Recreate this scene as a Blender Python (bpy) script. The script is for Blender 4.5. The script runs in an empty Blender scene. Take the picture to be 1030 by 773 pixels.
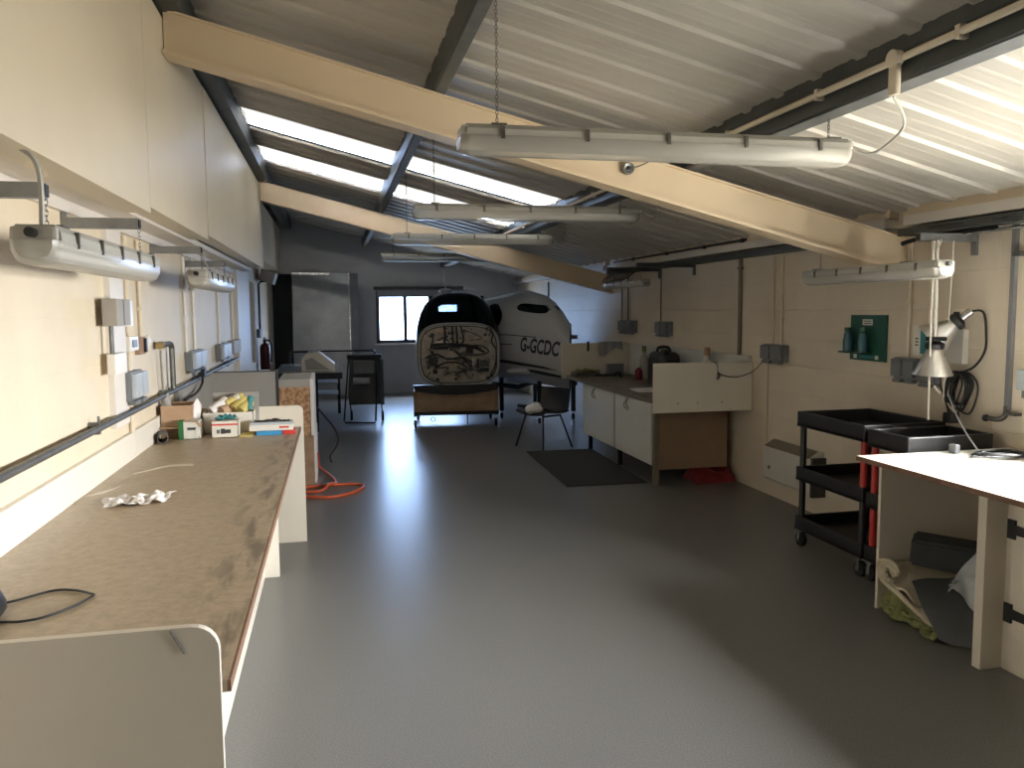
import bpy, bmesh, math, random
from mathutils import Matrix, Vector
random.seed(7)
sc = bpy.context.scene
COL = sc.collection
R = math.radians
pi = math.pi

# ------------------------------------------------------------------ materials
def mat(name, col, rough=.6, metal=0, var=.12, scale=6, bump=.0, bscale=60, spec=.5, col2=None, detail=6, lo=.35, hi=.65, coat=0):
    m = bpy.data.materials.new(name); m.use_nodes = True
    nt = m.node_tree; n = nt.nodes; l = nt.links
    b = n['Principled BSDF']
    b.inputs['Roughness'].default_value = rough; b.inputs['Metallic'].default_value = metal
    b.inputs['Specular IOR Level'].default_value = spec; b.inputs['Coat Weight'].default_value = coat
    tc = n.new('ShaderNodeTexCoord'); nz = n.new('ShaderNodeTexNoise')
    nz.inputs['Scale'].default_value = scale; nz.inputs['Detail'].default_value = detail; nz.inputs['Roughness'].default_value = .6
    l.new(tc.outputs['Object'], nz.inputs['Vector'])
    r = n.new('ShaderNodeValToRGB'); e = r.color_ramp.elements
    c2 = col2 or tuple(c * (1 - var) for c in col)
    e[0].position = lo; e[1].position = hi
    e[0].color = (*c2, 1); e[1].color = (*col, 1)
    l.new(nz.outputs['Fac'], r.inputs['Fac']); l.new(r.outputs['Color'], b.inputs['Base Color'])
    if bump:
        n2 = n.new('ShaderNodeTexNoise'); n2.inputs['Scale'].default_value = bscale; n2.inputs['Detail'].default_value = 4
        l.new(tc.outputs['Object'], n2.inputs['Vector'])
        bp = n.new('ShaderNodeBump'); bp.inputs['Strength'].default_value = bump; bp.inputs['Distance'].default_value = .01
        l.new(n2.outputs['Fac'], bp.inputs['Height']); l.new(bp.outputs['Normal'], b.inputs['Normal'])
    return m

def blockwall(name, col, c2, bump=.25):
    m = mat(name, col, .55, 0, col2=c2, scale=2.2)
    nt = m.node_tree; n = nt.nodes; l = nt.links; b = n['Principled BSDF']
    tc = n.new('ShaderNodeTexCoord'); mp = n.new('ShaderNodeMapping')
    sep = n.new('ShaderNodeSeparateXYZ'); cmb = n.new('ShaderNodeCombineXYZ'); add = n.new('ShaderNodeMath')
    l.new(tc.outputs['Object'], sep.inputs[0])
    l.new(sep.outputs['X'], add.inputs[0]); l.new(sep.outputs['Y'], add.inputs[1])
    l.new(add.outputs[0], cmb.inputs['X']); l.new(sep.outputs['Z'], cmb.inputs['Y'])
    br = n.new('ShaderNodeTexBrick'); br.inputs['Scale'].default_value = 1
    br.inputs['Brick Width'].default_value = .45; br.inputs['Row Height'].default_value = .225
    br.inputs['Mortar Size'].default_value = .006; br.inputs['Mortar Smooth'].default_value = .8
    br.inputs['Color1'].default_value = (1, 1, 1, 1); br.inputs['Color2'].default_value = (.97, .97, .97, 1); br.inputs['Mortar'].default_value = (0, 0, 0, 1)
    l.new(cmb.outputs[0], br.inputs['Vector'])
    bp = n.new('ShaderNodeBump'); bp.inputs['Strength'].default_value = bump; bp.inputs['Distance'].default_value = .006
    l.new(br.outputs['Color'], bp.inputs['Height']); l.new(bp.outputs['Normal'], b.inputs['Normal'])
    return m

def glassmat(name, tint, gloss, rough=.03):
    m = bpy.data.materials.new(name); m.use_nodes = True
    nt = m.node_tree; n = nt.nodes; l = nt.links
    n.remove(n['Principled BSDF'])
    t = n.new('ShaderNodeBsdfTransparent'); g = n.new('ShaderNodeBsdfGlossy'); mx = n.new('ShaderNodeMixShader')
    nz = n.new('ShaderNodeTexNoise'); nz.inputs['Scale'].default_value = 3
    rp = n.new('ShaderNodeValToRGB'); rp.color_ramp.elements[0].color = (*[c * .94 for c in tint], 1); rp.color_ramp.elements[1].color = (*tint, 1)
    l.new(nz.outputs['Fac'], rp.inputs['Fac']); l.new(rp.outputs['Color'], t.inputs['Color'])
    g.inputs['Roughness'].default_value = rough
    lw = n.new('ShaderNodeLayerWeight'); lw.inputs['Blend'].default_value = gloss
    l.new(lw.outputs['Fresnel'], mx.inputs['Fac']); l.new(t.outputs[0], mx.inputs[1]); l.new(g.outputs[0], mx.inputs[2])
    l.new(mx.outputs[0], n['Material Output'].inputs['Surface'])
    return m

def translucent(name, trans, diff, fac):
    m = bpy.data.materials.new(name); m.use_nodes = True
    nt = m.node_tree; n = nt.nodes; l = nt.links
    n.remove(n['Principled BSDF'])
    t = n.new('ShaderNodeBsdfTranslucent'); d = n.new('ShaderNodeBsdfDiffuse'); mx = n.new('ShaderNodeMixShader')
    nz = n.new('ShaderNodeTexNoise'); nz.inputs['Scale'].default_value = 4
    rp = n.new('ShaderNodeValToRGB'); rp.color_ramp.elements[0].color = (*[c * .85 for c in trans], 1); rp.color_ramp.elements[1].color = (*trans, 1)
    l.new(nz.outputs['Fac'], rp.inputs['Fac']); l.new(rp.outputs['Color'], t.inputs['Color'])
    d.inputs['Color'].default_value = (*diff, 1); mx.inputs['Fac'].default_value = fac
    l.new(t.outputs[0], mx.inputs[1]); l.new(d.outputs[0], mx.inputs[2]); l.new(mx.outputs[0], n['Material Output'].inputs['Surface'])
    return m

M = {}
M['cream'] = mat('cream_paint', (.70, .59, .44), .5, var=.06, scale=1.5)
M['wallL'] = blockwall('cream_blockwork', (.74, .65, .50), (.69, .60, .46), .12)
M['wallR'] = blockwall('cream_blockwork_right', (.70, .615, .50), (.65, .57, .46), .3)
M['wallF'] = mat('dark_front_wall', (.06, .055, .045), .6, var=.1, scale=2)  # unseen wall, colour darkened to cut bounced light on the near bench panel
M['wallB'] = blockwall('grey_white_blockwork', (.50, .50, .50), (.46, .46, .465), .2)
M['panel'] = mat('bulkhead_paint', (.68, .60, .46), .42, var=.07, scale=1.2)
M['steelcream'] = mat('cream_steel_paint', (.72, .59, .42), .45, var=.06, scale=2)
M['soffit'] = mat('white_soffit', (.74, .70, .66), .5, var=.05)
M['roof'] = mat('liner_sheet', (.54, .515, .465), .42, metal=.1, var=.08, scale=1.5)
M['purlin'] = mat('galvanised_purlin', (.075, .085, .085), .5, metal=.3, var=.3, scale=4)
M['dullgalv'] = mat('dull_galvanised', (.14, .145, .145), .6, metal=.25, var=.25, scale=10)
M['galv'] = mat('galvanised_steel', (.32, .33, .34), .45, metal=.7, var=.25, scale=12)
M['dkgalv'] = mat('weathered_steel', (.17, .17, .16), .5, metal=.6, var=.3, scale=20)
M['floor'] = mat('grey_vinyl', (.186, .183, .180), .31, var=.3, scale=170, detail=2, lo=.42, hi=.58, bump=.05, bscale=25, spec=.42)
M['bench'] = mat('worn_chipboard', (.47, .37, .255), .38, col2=(.36, .28, .185), scale=34, detail=10, lo=.35, hi=.65, bump=.04, bscale=90)
_nt = M['bench'].node_tree; _n = _nt.nodes; _l = _nt.links; _b = _n['Principled BSDF']
_tc = _n.new('ShaderNodeTexCoord'); _sx = _n.new('ShaderNodeSeparateXYZ'); _l.new(_tc.outputs['Object'], _sx.inputs[0])
_r1 = _n.new('ShaderNodeValToRGB'); _e = _r1.color_ramp.elements
_e[0].position = .24; _e[0].color = (0, 0, 0, 1); _e[1].position = .36; _e[1].color = (1, 1, 1, 1)
_l.new(_sx.outputs['X'], _r1.inputs['Fac'])
_mp = _n.new('ShaderNodeMapping'); _mp.inputs['Scale'].default_value = (14, 3, 1); _l.new(_tc.outputs['Object'], _mp.inputs['Vector'])
_nz = _n.new('ShaderNodeTexNoise'); _nz.inputs['Scale'].default_value = 1.6; _nz.inputs['Detail'].default_value = 8; _l.new(_mp.outputs[0], _nz.inputs['Vector'])
_r2 = _n.new('ShaderNodeValToRGB'); _e = _r2.color_ramp.elements
_e[0].position = .46; _e[0].color = (0, 0, 0, 1); _e[1].position = .62; _e[1].color = (1, 1, 1, 1); _l.new(_nz.outputs['Fac'], _r2.inputs['Fac'])
_mm = _n.new('ShaderNodeMath'); _mm.operation = 'MULTIPLY'; _l.new(_r1.outputs['Color'], _mm.inputs[0]); _l.new(_r2.outputs['Color'], _mm.inputs[1])
_mx = _n.new('ShaderNodeMixRGB'); _mx.inputs[2].default_value = (.20, .155, .105, 1)
_old = _b.inputs['Base Color'].links[0].from_socket
_l.new(_mm.outputs[0], _mx.inputs[0]); _l.new(_old, _mx.inputs[1]); _l.new(_mx.outputs[0], _b.inputs['Base Color'])
M['wtop'] = mat('dull_brown_worktop', (.21, .18, .135), .45, var=.3, scale=9)
M['edge'] = mat('board_edge', (.23, .13, .08), .6, var=.3, scale=30)
M['white'] = mat('white_melamine', (.78, .74, .66), .35, var=.04, scale=3)
M['cwhite'] = mat('cream_melamine', (.72, .66, .56), .4, var=.05, scale=3)
M['greyboard'] = mat('grey_board', (.36, .34, .31), .6, var=.08, scale=4)
M['osb'] = mat('osb', (.50, .30, .16), .7, col2=(.27, .13, .06), scale=26, detail=2, lo=.4, hi=.6, bump=.1, bscale=40)
M['ply'] = mat('plywood', (.36, .23, .14), .6, col2=(.26, .16, .095), scale=7, detail=4)
M['brownpanel'] = mat('brown_hardboard', (.30, .20, .13), .6, var=.15, scale=3)
M['cabinet'] = mat('grey_white_laminate', (.60, .60, .57), .35, var=.05, scale=3)
M['black'] = mat('black_plastic', (.018, .018, .019), .42, var=.3, scale=20)
M['blackm'] = mat('black_metal', (.02, .02, .021), .4, metal=.4, var=.3, scale=20)
M['rubber'] = mat('black_rubber', (.015, .015, .015), .7, var=.3, scale=20)
M['matr'] = mat('dark_mat', (.035, .035, .032), .8, var=.3, scale=60, bump=.3, bscale=120)
M['red'] = mat('red_paint', (.50, .035, .03), .4, var=.12, scale=12)
M['redbag'] = mat('red_fabric', (.22, .015, .02), .75, var=.35, scale=14, bump=.3, bscale=50)
M['orange'] = mat('orange_hose', (.62, .10, .03), .45, var=.12, scale=14)
M['fit'] = mat('fitting_grey', (.40, .39, .355), .45, var=.05, scale=10)
M['diff'] = None
M['tube'] = mat('tube_white', (.85, .85, .82), .3, var=.03)
M['clip'] = mat('steel_clip', (.16, .15, .13), .4, metal=.7, var=.2)
M['chain'] = mat('dull_chain', (.20, .19, .17), .4, metal=.8, var=.2)
M['pvc'] = mat('cream_conduit', (.70, .62, .49), .45, var=.06, scale=8)
M['wpvc'] = mat('white_pvc', (.78, .75, .70), .4, var=.04, scale=8)
M['sock'] = mat('grey_socket', (.17, .18, .19), .4, var=.1, scale=20)
M['sockl'] = mat('pale_socket_face', (.45, .49, .53), .35, var=.1, scale=20)
M['card'] = mat('cardboard', (.50, .33, .21), .75, var=.12, scale=9)
M['paper'] = mat('white_paper', (.80, .77, .76), .7, var=.06, scale=15)
M['gpaper'] = mat('dark_paper_roll', (.12, .115, .10), .6, var=.25, scale=20)
M['green'] = mat('green_panel', (.012, .085, .055), .35, var=.2, scale=10)
M['teal'] = mat('teal_label', (.05, .25, .27), .4, var=.25, scale=30)
M['blue'] = mat('blue_card', (.05, .30, .60), .5, var=.15, scale=14)
M['redcard'] = mat('red_card', (.65, .05, .04), .5, var=.1, scale=14)
M['gcard'] = mat('green_card', (.03, .16, .05), .5, var=.15, scale=14)
M['yell'] = mat('yellow_paper', (.62, .50, .16), .65, var=.12, scale=14)
M['cloth'] = mat('cream_cloth', (.60, .53, .40), .85, var=.15, scale=20, bump=.3, bscale=80)
M['olive'] = mat('olive_cloth', (.26, .27, .11), .85, var=.3, scale=30, bump=.3, bscale=80)
M['dark'] = mat('dark_sheet', (.06, .066, .07), .55, var=.3, scale=8, bump=.2, bscale=30)
M['film'] = mat('clear_film', (.35, .37, .38), .25, var=.3, scale=8, bump=.4, bscale=25)
M['alu'] = mat('spun_aluminium', (.75, .74, .72), .28, metal=.85, var=.08, scale=20)
M['rope'] = mat('white_rope', (.80, .76, .68), .8, var=.1, scale=60)
M['ext'] = mat('extinguisher_red', (.10, .01, .008), .35, var=.1)
M['plane'] = mat('white_gelcoat', (.48, .48, .48), .25, var=.05, scale=2, spec=.6)
M['planel'] = mat('dark_decal', (.02, .02, .025), .4, var=.2)
M['fire'] = mat('firewall_metal', (.43, .38, .31), .45, metal=.25, col2=(.28, .24, .20), scale=10)
M['brass'] = mat('brass_fitting', (.55, .42, .20), .35, metal=.8, var=.2)
M['foil'] = mat('foil_board', (.42, .43, .45), .33, metal=.45, var=.2, scale=3, bump=.15, bscale=12)
M['tape'] = mat('foil_tape', (.80, .80, .80), .2, metal=.8, var=.2, scale=30, bump=.5, bscale=60)
M['darkframe'] = mat('dark_window_frame', (.04, .04, .045), .4, var=.2)
M['blind'] = mat('grey_blind', (.30, .30, .32), .7, var=.08)
M['doorm'] = mat('dark_door', (.012, .012, .011), .6, var=.2)
M['grille'] = mat('brown_grille', (.20, .17, .13), .5, var=.15)
M['heater'] = mat('heater_white', (.60, .58, .53), .4, var=.04)
M['vinylgrey'] = mat('grey_conduit', (.25, .25, .26), .4, metal=.3, var=.1)
M['tabletop'] = mat('pale_glossy_top', (.45, .47, .48), .12, var=.1, scale=4)
M['blue2'] = mat('blue_bottle_water', (.05, .14, .18), .15, var=.15)
M['chrome'] = mat('zinc', (.6, .6, .6), .25, metal=.9, var=.1)
M['sticker'] = mat('pale_sticker', (.72, .72, .66), .5, var=.08)
M['ink'] = mat('dark_ink', (.05, .05, .05), .6, var=.2)
M['glass'] = glassmat('window_glass', (.95, .97, .98), .12)
M['canopy'] = glassmat('tinted_canopy', (.30, .34, .37), .22, .05)
M['diff'] = glassmat('clear_diffuser', (.9, .9, .88), .30, .22)
_nt = M['diff'].node_tree; _d = _nt.nodes.new('ShaderNodeBsdfDiffuse'); _d.inputs['Color'].default_value = (.72, .70, .65, 1)
_m = _nt.nodes.new('ShaderNodeMixShader'); _m.inputs['Fac'].default_value = .38
_old = _nt.nodes['Material Output'].inputs['Surface'].links[0].from_socket
_nt.links.new(_old, _m.inputs[1]); _nt.links.new(_d.outputs[0], _m.inputs[2]); _nt.links.new(_m.outputs[0], _nt.nodes['Material Output'].inputs['Surface'])
M['grp'] = translucent('dirty_rooflight', (.165, .164, .158), (.5, .5, .5), .2)

# ------------------------------------------------------------------ geometry helpers
def solidify(bm, geom, thickness):
    bm.normal_update()
    bmesh.ops.recalc_face_normals(bm, faces=geom)
    bm.normal_update()
    bmesh.ops.solidify(bm, geom=geom, thickness=thickness)

W = {}
def tf(o): return W.get(o, Matrix.Identity(4))

class G:
    def __init__(s): s.b = bmesh.new()
    def box(s, x0, x1, y0, y1, z0, z1, bev=0, rot=None, piv=None):
        m = Matrix.Translation(((x0+x1)/2, (y0+y1)/2, (z0+z1)/2)) @ Matrix.Diagonal((abs(x1-x0), abs(y1-y0), abs(z1-z0), 1))
        if rot is not None:
            c = Vector(piv) if piv else Vector(((x0+x1)/2, (y0+y1)/2, (z0+z1)/2))
            m = Matrix.Translation(c) @ rot.to_4x4() @ Matrix.Translation(-c) @ m
        g = bmesh.ops.create_cube(s.b, size=1, matrix=m)
        if bev:
            es = list({e for v in g['verts'] for e in v.link_edges})
            bmesh.ops.bevel(s.b, geom=es, offset=bev, segments=2, affect='EDGES', profile=.6)
        return s
    def loft(s, rings, cap=True, closed=False):
        vs = [[s.b.verts.new(p) for p in r] for r in rings]
        n = len(rings[0]); k = len(rings)
        for i in range(k if closed else k-1):
            a = vs[i]; c = vs[(i+1) % k]
            for j in range(n):
                s.b.faces.new((a[j], a[(j+1) % n], c[(j+1) % n], c[j]))
        if cap and not closed:
            s.b.faces.new(list(reversed(vs[0]))); s.b.faces.new(vs[-1])
        return s
    def tube(s, pts, r, n=8, closed=False, cap=True):
        pts = [Vector(p) for p in pts]; k = len(pts); rings = []; up = None
        for i, p in enumerate(pts):
            if closed: t = pts[(i+1) % k] - pts[i-1]
            else: t = (pts[min(i+1, k-1)] - pts[max(i-1, 0)])
            t.normalize()
            if up is None:
                up = Vector((0, 0, 1)) if abs(t.z) < .9 else Vector((1, 0, 0))
            x = t.cross(up)
            if x.length < 1e-5: x = t.orthogonal()
            x.normalize(); up = x.cross(t).normalized()
            rr = r[i] if isinstance(r, (list, tuple)) else r
            rings.append([p + (x*math.cos(a) + up*math.sin(a))*rr for a in [2*pi*j/n for j in range(n)]])
        return s.loft(rings, cap, closed)
    def lathe(s, prof, c=(0, 0, 0), axis='z', n=24, rot=None):
        rings = []
        for r, z in prof:
            ring = []
            for j in range(n):
                a = 2*pi*j/n; p = Vector((r*math.cos(a), r*math.sin(a), z))
                if axis == 'x': p = Vector((p.z, p.x, p.y))
                elif axis == 'y': p = Vector((p.x, p.z, p.y))
                if rot is not None: p = rot @ p
                ring.append(p + Vector(c))
            rings.append(ring)
        return s.loft(rings)
    def prism(s, poly, ax, a, b):
        def P(u, v, w):
            return {'x': (w, u, v), 'y': (u, w, v), 'z': (u, v, w)}[ax]
        return s.loft([[P(u, v, a) for u, v in poly], [P(u, v, b) for u, v in poly]])
    def ball(s, c, r, n=12):
        rr = r if isinstance(r, (tuple, list)) else (r, r, r)
        bmesh.ops.create_uvsphere(s.b, u_segments=n*2, v_segments=n, radius=1, matrix=Matrix.Translation(c) @ Matrix.Diagonal((*rr, 1)))
        return s
    def sheet(s, f, nu, nv, th=0):
        vs = [[s.b.verts.new(f(i/nu, j/nv)) for j in range(nv+1)] for i in range(nu+1)]
        fs = [s.b.faces.new((vs[i][j], vs[i+1][j], vs[i+1][j+1], vs[i][j+1])) for i in range(nu) for j in range(nv)]
        if th: solidify(s.b, geom=fs, thickness=th)
        return s
    def out(s, name, m, parent=None, smooth=False, local=False):
        bmesh.ops.recalc_face_normals(s.b, faces=s.b.faces[:])
        me = bpy.data.meshes.new(name)
        if parent is not None and not local: s.b.transform(tf(parent).inverted())
        s.b.to_mesh(me); s.b.free()
        me.materials.append(M[m] if isinstance(m, str) else m)
        if smooth:
            for p in me.polygons: p.use_smooth = True
            try: me.set_sharp_from_angle(angle=R(40))
            except Exception: pass
        o = bpy.data.objects.new(name, me); COL.objects.link(o)
        if parent is not None: o.parent = parent; W[o] = tf(parent)
        return o

def B(*a, **k): return G().box(*a, **k)

def T(name, label, cat, loc, rz=0, group=None):
    o = bpy.data.objects.new(name, None); COL.objects.link(o)
    o.empty_display_size = .1
    o.location = loc; o.rotation_euler = (0, 0, rz)
    W[o] = Matrix.Translation(loc) @ Matrix.Rotation(rz, 4, 'Z')
    o['label'] = label; o['category'] = cat
    if group: o['group'] = group
    return o

def S(g, name, m, label, cat, group=None, smooth=False):
    o = g.out(name, m, None, smooth)
    vs = [v.co for v in o.data.vertices]
    c = Vector(((min(v.x for v in vs)+max(v.x for v in vs))/2, (min(v.y for v in vs)+max(v.y for v in vs))/2, min(v.z for v in vs)))
    o.data.transform(Matrix.Translation(-c)); o.location = c; W[o] = Matrix.Translation(c)
    o['label'] = label; o['category'] = cat
    if group: o['group'] = group
    return o

def ST(g, name, m, parent=None, smooth=False):
    o = g.out(name, m, parent, smooth)
    if parent is None: o['kind'] = 'structure'
    return o

def arc(c, r, a0, a1, n, plane='xz'):
    ps = []
    for i in range(n+1):
        a = a0 + (a1-a0)*i/n
        u, v = r*math.cos(a), r*math.sin(a)
        ps.append({'xz': (c[0]+u, c[1], c[2]+v), 'yz': (c[0], c[1]+u, c[2]+v), 'xy': (c[0]+u, c[1]+v, c[2])}[plane])
    return ps

def smoothpath(pts, n=6):
    P = [Vector(p) for p in pts]; res = []
    for i in range(len(P)-1):
        p0, p1, p2, p3 = P[max(i-1, 0)], P[i], P[i+1], P[min(i+2, len(P)-1)]
        for k in range(n):
            t = k/n
            res.append(.5*((2*p1) + (p2-p0)*t + (2*p0-5*p1+4*p2-p3)*t*t + (3*p1-p0-3*p2+p3)*t**3))
    res.append(P[-1]); return res

def roofz(x): return 3.143 - .253*x      # underside of the liner sheet
def steelz(x): return 2.938 - .253*x     # top of the rafters

XL, XR, YB, YF = -1.1, 3.6, 15.75, -2.6

# ------------------------------------------------------------------ the room
ST(B(XL-.2, XR+.2, YF-.2, YB+.2, -.12, 0), 'floor', 'floor')
ST(B(XL-.15, XL, YF, YB, 0, 3.5), 'wall_left', 'wallL')
WY0, WY1, WZ0, WZ1 = .95, 3.40, 1.02, 1.88
g = G(); g.box(XR, XR+.18, YF, WY0, 0, 2.3); g.box(XR, XR+.18, WY1, YB, 0, 2.3)
g.box(XR, XR+.18, WY0, WY1, 0, WZ0); g.box(XR, XR+.18, WY0, WY1, WZ1, 2.3)
ST(g, 'wall_right', 'wallR')
bx0, bx1, bz0, bz1 = .80, 2.44, .96, 1.98
g = G()
def gable(x0, x1, z0, z1f):
    g.prism([(x0, z0), (x1, z0), (x1, z1f(x1)), (x0, z1f(x0))], 'y', YB, YB+.18)
rz = lambda x: roofz(x)+.05
gable(XL-.15, bx0, 0, rz); gable(bx1, XR+.18, 0, rz); gable(bx0, bx1, 0, lambda x: bz0); gable(bx0, bx1, bz1, rz)
ST(g, 'wall_back', 'wallB')
g = G(); g.prism([(XL-.15, 0), (XR+.18, 0), (XR+.18, rz(XR+.18)), (XL-.15, rz(XL-.15))], 'y', YF-.18, YF)
ST(g, 'wall_front', 'wallF')

# ribbed liner sheet with two bands of rooflights cut out of it
def profile(y):
    p = (y - 2.92) % .30
    d = 0
    for c, w, t, h in ((.0, .050, .030, .016), (.30, .050, .030, .016), (.10, .022, .012, .0022), (.20, .022, .012, .0022)):
        q = abs(p - c)
        if q < t/2: d = max(d, h)
        elif q < w/2+.004: d = max(d, h*(w/2+.004-q)/(w/2+.004-t/2))
    return d
sky = [(7.13, 8.04), (8.80, 9.72)]
SX0, SX1 = -.70, 2.06
ys = set([YF-.18, YB+.18]); y0 = 2.92 - .3*19
while y0 < YB+.2:
    for o in (-.029, -.015, .015, .029, .085, .094, .106, .115, .185, .194, .206, .215):
        if YF-.18 < y0+o < YB+.18: ys.add(round(y0+o, 4))
    y0 += .3
for a, b in sky: ys.add(a); ys.add(b)
ys = sorted(ys)
g = G(); bm = g.b
xs = [XL-.15, SX0, SX1, XR+.18]
vv = [[bm.verts.new((x, y, roofz(x) - profile(y))) for x in xs] for y in ys]
for i in range(len(ys)-1):
    mid = (ys[i]+ys[i+1])/2
    for j in range(3):
        if j == 1 and any(a < mid < b for a, b in sky): continue
        bm.faces.new((vv[i][j], vv[i][j+1], vv[i+1][j+1], vv[i+1][j]))
solidify(bm, geom=bm.faces[:], thickness=-.03)
ST(g, 'ceiling', 'roof')
n = 2
for a, b in sky:
    n += 1
    g = G()
    g.sheet(lambda u, v, a=a, b=b: (SX0-.12+(SX1-SX0+.24)*u, a-.12+(b-a+.24)*v, roofz(SX0-.12+(SX1-SX0+.24)*u)+.0365+.003*math.cos(v*(b-a)*2*pi/.075)), 4, 60, .003)
    ST(g, f'window_{n}', 'grp')
# dark lap joint / safety wire below the first band of rooflights
g = G(); g.tube([(x, 7.88, roofz(x)-.03) for x in (-.72, .6, 2.06)], .010, 6)
S(g, 'safety_wire', 'blackm', 'thin black wire stretched beneath the first pair of white rooflights', 'wire')

# back window
def window(n, ax, at, u0, u1, z0, z1, panes, fm, fw=.055, depth=.07, out=.06):
    g = G()
    def bar(ua, ub, za, zb, d=depth):
        if ax == 'y': g.box(ua, ub, at+out, at+out+d, za, zb)
        else: g.box(at+out, at+out+d, ua, ub, za, zb)
    bar(u0, u1, z0, z0+fw); bar(u0, u1, z1-fw, z1)
    for i in range(panes+1):
        u = u0 + (u1-u0-fw)*i/panes
        bar(u, u+fw, z0, z1)
    f = ST(g, f'window_{n}', fm)
    for i in range(panes):
        ua = u0 + (u1-u0-fw)*i/panes + fw*.8; ub = u0 + (u1-u0-fw)*(i+1)/panes + fw*.2
        if ax == 'y': q = B(ua, ub, at+out+depth*.4, at+out+depth*.55, z0+fw*.8, z1-fw*.8)
        else: q = B(at+out+depth*.4, at+out+depth*.55, ua, ub, z0+fw*.8, z1-fw*.8)
        ST(q, 'pane', 'glass', f)
    return f
window(1, 'y', YB, bx0, bx1, bz0, bz1-.0, 3, 'darkframe', .07, .06, .02)
ST(B(bx0-.04, bx1+.04, YB-.09, YB+.05, bz0-.035, bz0), 'trim_1', 'soffit')
t = T('roller_blind', 'dark headed roller blind rolled up over the window behind the aircraft', 'blind', (1.62, YB-.05, 1.86))
B(.76, 2.48, YB-.09, YB-.002, 1.985, 2.05).out('blind_box', 'darkframe', t)
B(.82, 2.42, YB-.035, YB-.025, 1.845, 1.985).out('blind_fabric', 'blind', t)
window(2, 'x', XR, WY0, WY1, WZ0, WZ1, 4, 'white', .055, .07, .06)
ST(B(XR-.12, XR+.1, WY0-.04, WY1+.04, WZ0-.03, WZ0), 'trim_2', 'white')
# dark doorway in the corner
t = ST(B(-1.09, -.70, YB-.05, YB-.002, 0, 2.28), 'door_1', 'doorm')
B(-.735, -.70, YB-.08, YB-.05, 0, 2.3).out('door_frame', 'purlin', t)

# upper wall panels overhanging the left wall
PX = -.81
for i, (ya, yb, zb, px) in enumerate([(YF, 4.06, 2.055, PX), (4.085, 5.86, 2.085, PX-.004), (5.875, 10.1, 2.115, PX), (10.35, YB, 2.30, -.93)]):
    g = G(); g.box(px-.12, px, ya, yb, zb, 3.10); g.box(XL, px-.02, ya, yb, zb+.02, zb+.05)
    ST(g, f'trim_{3+i}', 'panel')
ST(B(XL, PX-.125, YF, 10.1, 2.07, 2.105), 'trim_7', 'soffit')
ST(B(XL, XL+.025, YF, 10.1, 2.02, 2.07), 'trim_8', 'soffit')
ST(B(-1.05, PX, 10.12, 10.34, 2.13, 3.14), 'trim_9', 'panel')
# eaves boards over the right wall
for i, (ya, yb) in enumerate([(YF, 4.49), (4.66, 10.09), (10.27, YB)]):
    ST(B(3.53, XR, ya, yb, 2.165, 2.27), f'trim_{11+i}', 'cream')
    ST(B(3.50, XR, ya, yb, 2.10, 2.16), f'trim_{14+i}', 'soffit')

# rafters
def rafter(y, label):
    t = T('roof_beam', label, 'beam', (1.4, y+.06, steelz(1.4)-.235))
    def slab(ya, yb, d0, d1):
        g = G(); x0, x1 = PX+.002, XR-.001
        g.prism([(x0, steelz(x0)-d1), (x1, steelz(x1)-d1), (x1, steelz(x1)-d0), (x0, steelz(x0)-d0)], 'y', ya, yb); return g
    slab(y+.045, y+.075, .008, .228).out('web', 'steelcream', t)
    slab(y-.018, y+.135, .216, .235).out('flange', 'steelcream', t)
    slab(y+.025, y+.10, 0, .012).out('flange', 'steelcream', t)
    return t
rafter(4.52, 'sloping cream steel beam crossing nearest, with a round sensor on its face')
rafter(10.15, 'sloping cream steel beam crossing the room farther off, just before the two aircraft bodies')

def purlin(x, label, ya, yb, fw=.085):
    t = T('roof_purlin', label, 'purlin', (x, (ya+yb)/2, steelz(x)))
    z0, z1 = steelz(x)+.004, roofz(x)-.012
    g = G(); g.prism([(x, z0+.005), (x+.012, z0), (x+.012, z0+.09), (x+.022, z0+.105), (x+.022, z1), (x+.008, z1), (x+.008, z0+.11), (x, z0+.095)], 'y', ya, yb)
    g.out('web', 'purlin', t)
    B(x+.012, x+fw, ya, yb, z0-.004, z0+.006).out('flange', 'dullgalv', t)
    B(x+fw-.008, x+fw, ya, yb, z0+.004, z0+.022).out('lip', 'dullgalv', t)
    return t
purlin(.57, 'dark steel purlin halfway up the roof slope, bare of any conduit', YF, YB, .07)
purlin(2.055, 'dark steel purlin with a cream conduit running along it', YF, YB, .11)
t = T('roof_purlin', 'dark steel eaves purlin along the top of the upper wall panels', 'purlin', (-.8, 7, steelz(-.8)))
B(-.86, -.715, YF, YB, 3.125, roofz(-.715)-.012).out('web', 'purlin', t)

# conduit on the purlin with drop to the light
t = T('light_conduit', 'cream conduit with clips running along the dark roof purlin', 'conduit', (1.97, 6, 2.55))
zc = steelz(2.055)+.075
g = G(); g.tube([(2.03, YF+.02, zc), (2.03, 4.0, zc), (2.03, 9.9, zc)], .014, 8); g.out('pipe', 'pvc', t, True)
for y in (1.6, 2.35, 3.15, 3.95, 5.0, 6.2, 7.4, 8.6):
    B(2.017, 2.054, y, y+.022, zc-.022, zc+.022).out('clip', 'pvc', t)
g = G(); g.lathe([(0, 0), (.032, 0), (.032, .03), (0, .03)], (2.0, 2.66, zc), 'x', 18); g.box(2.003, 2.027, 2.635, 2.68, zc-.13, zc, bev=.008); g.out('junction_box', 'pvc', t, True)

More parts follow.
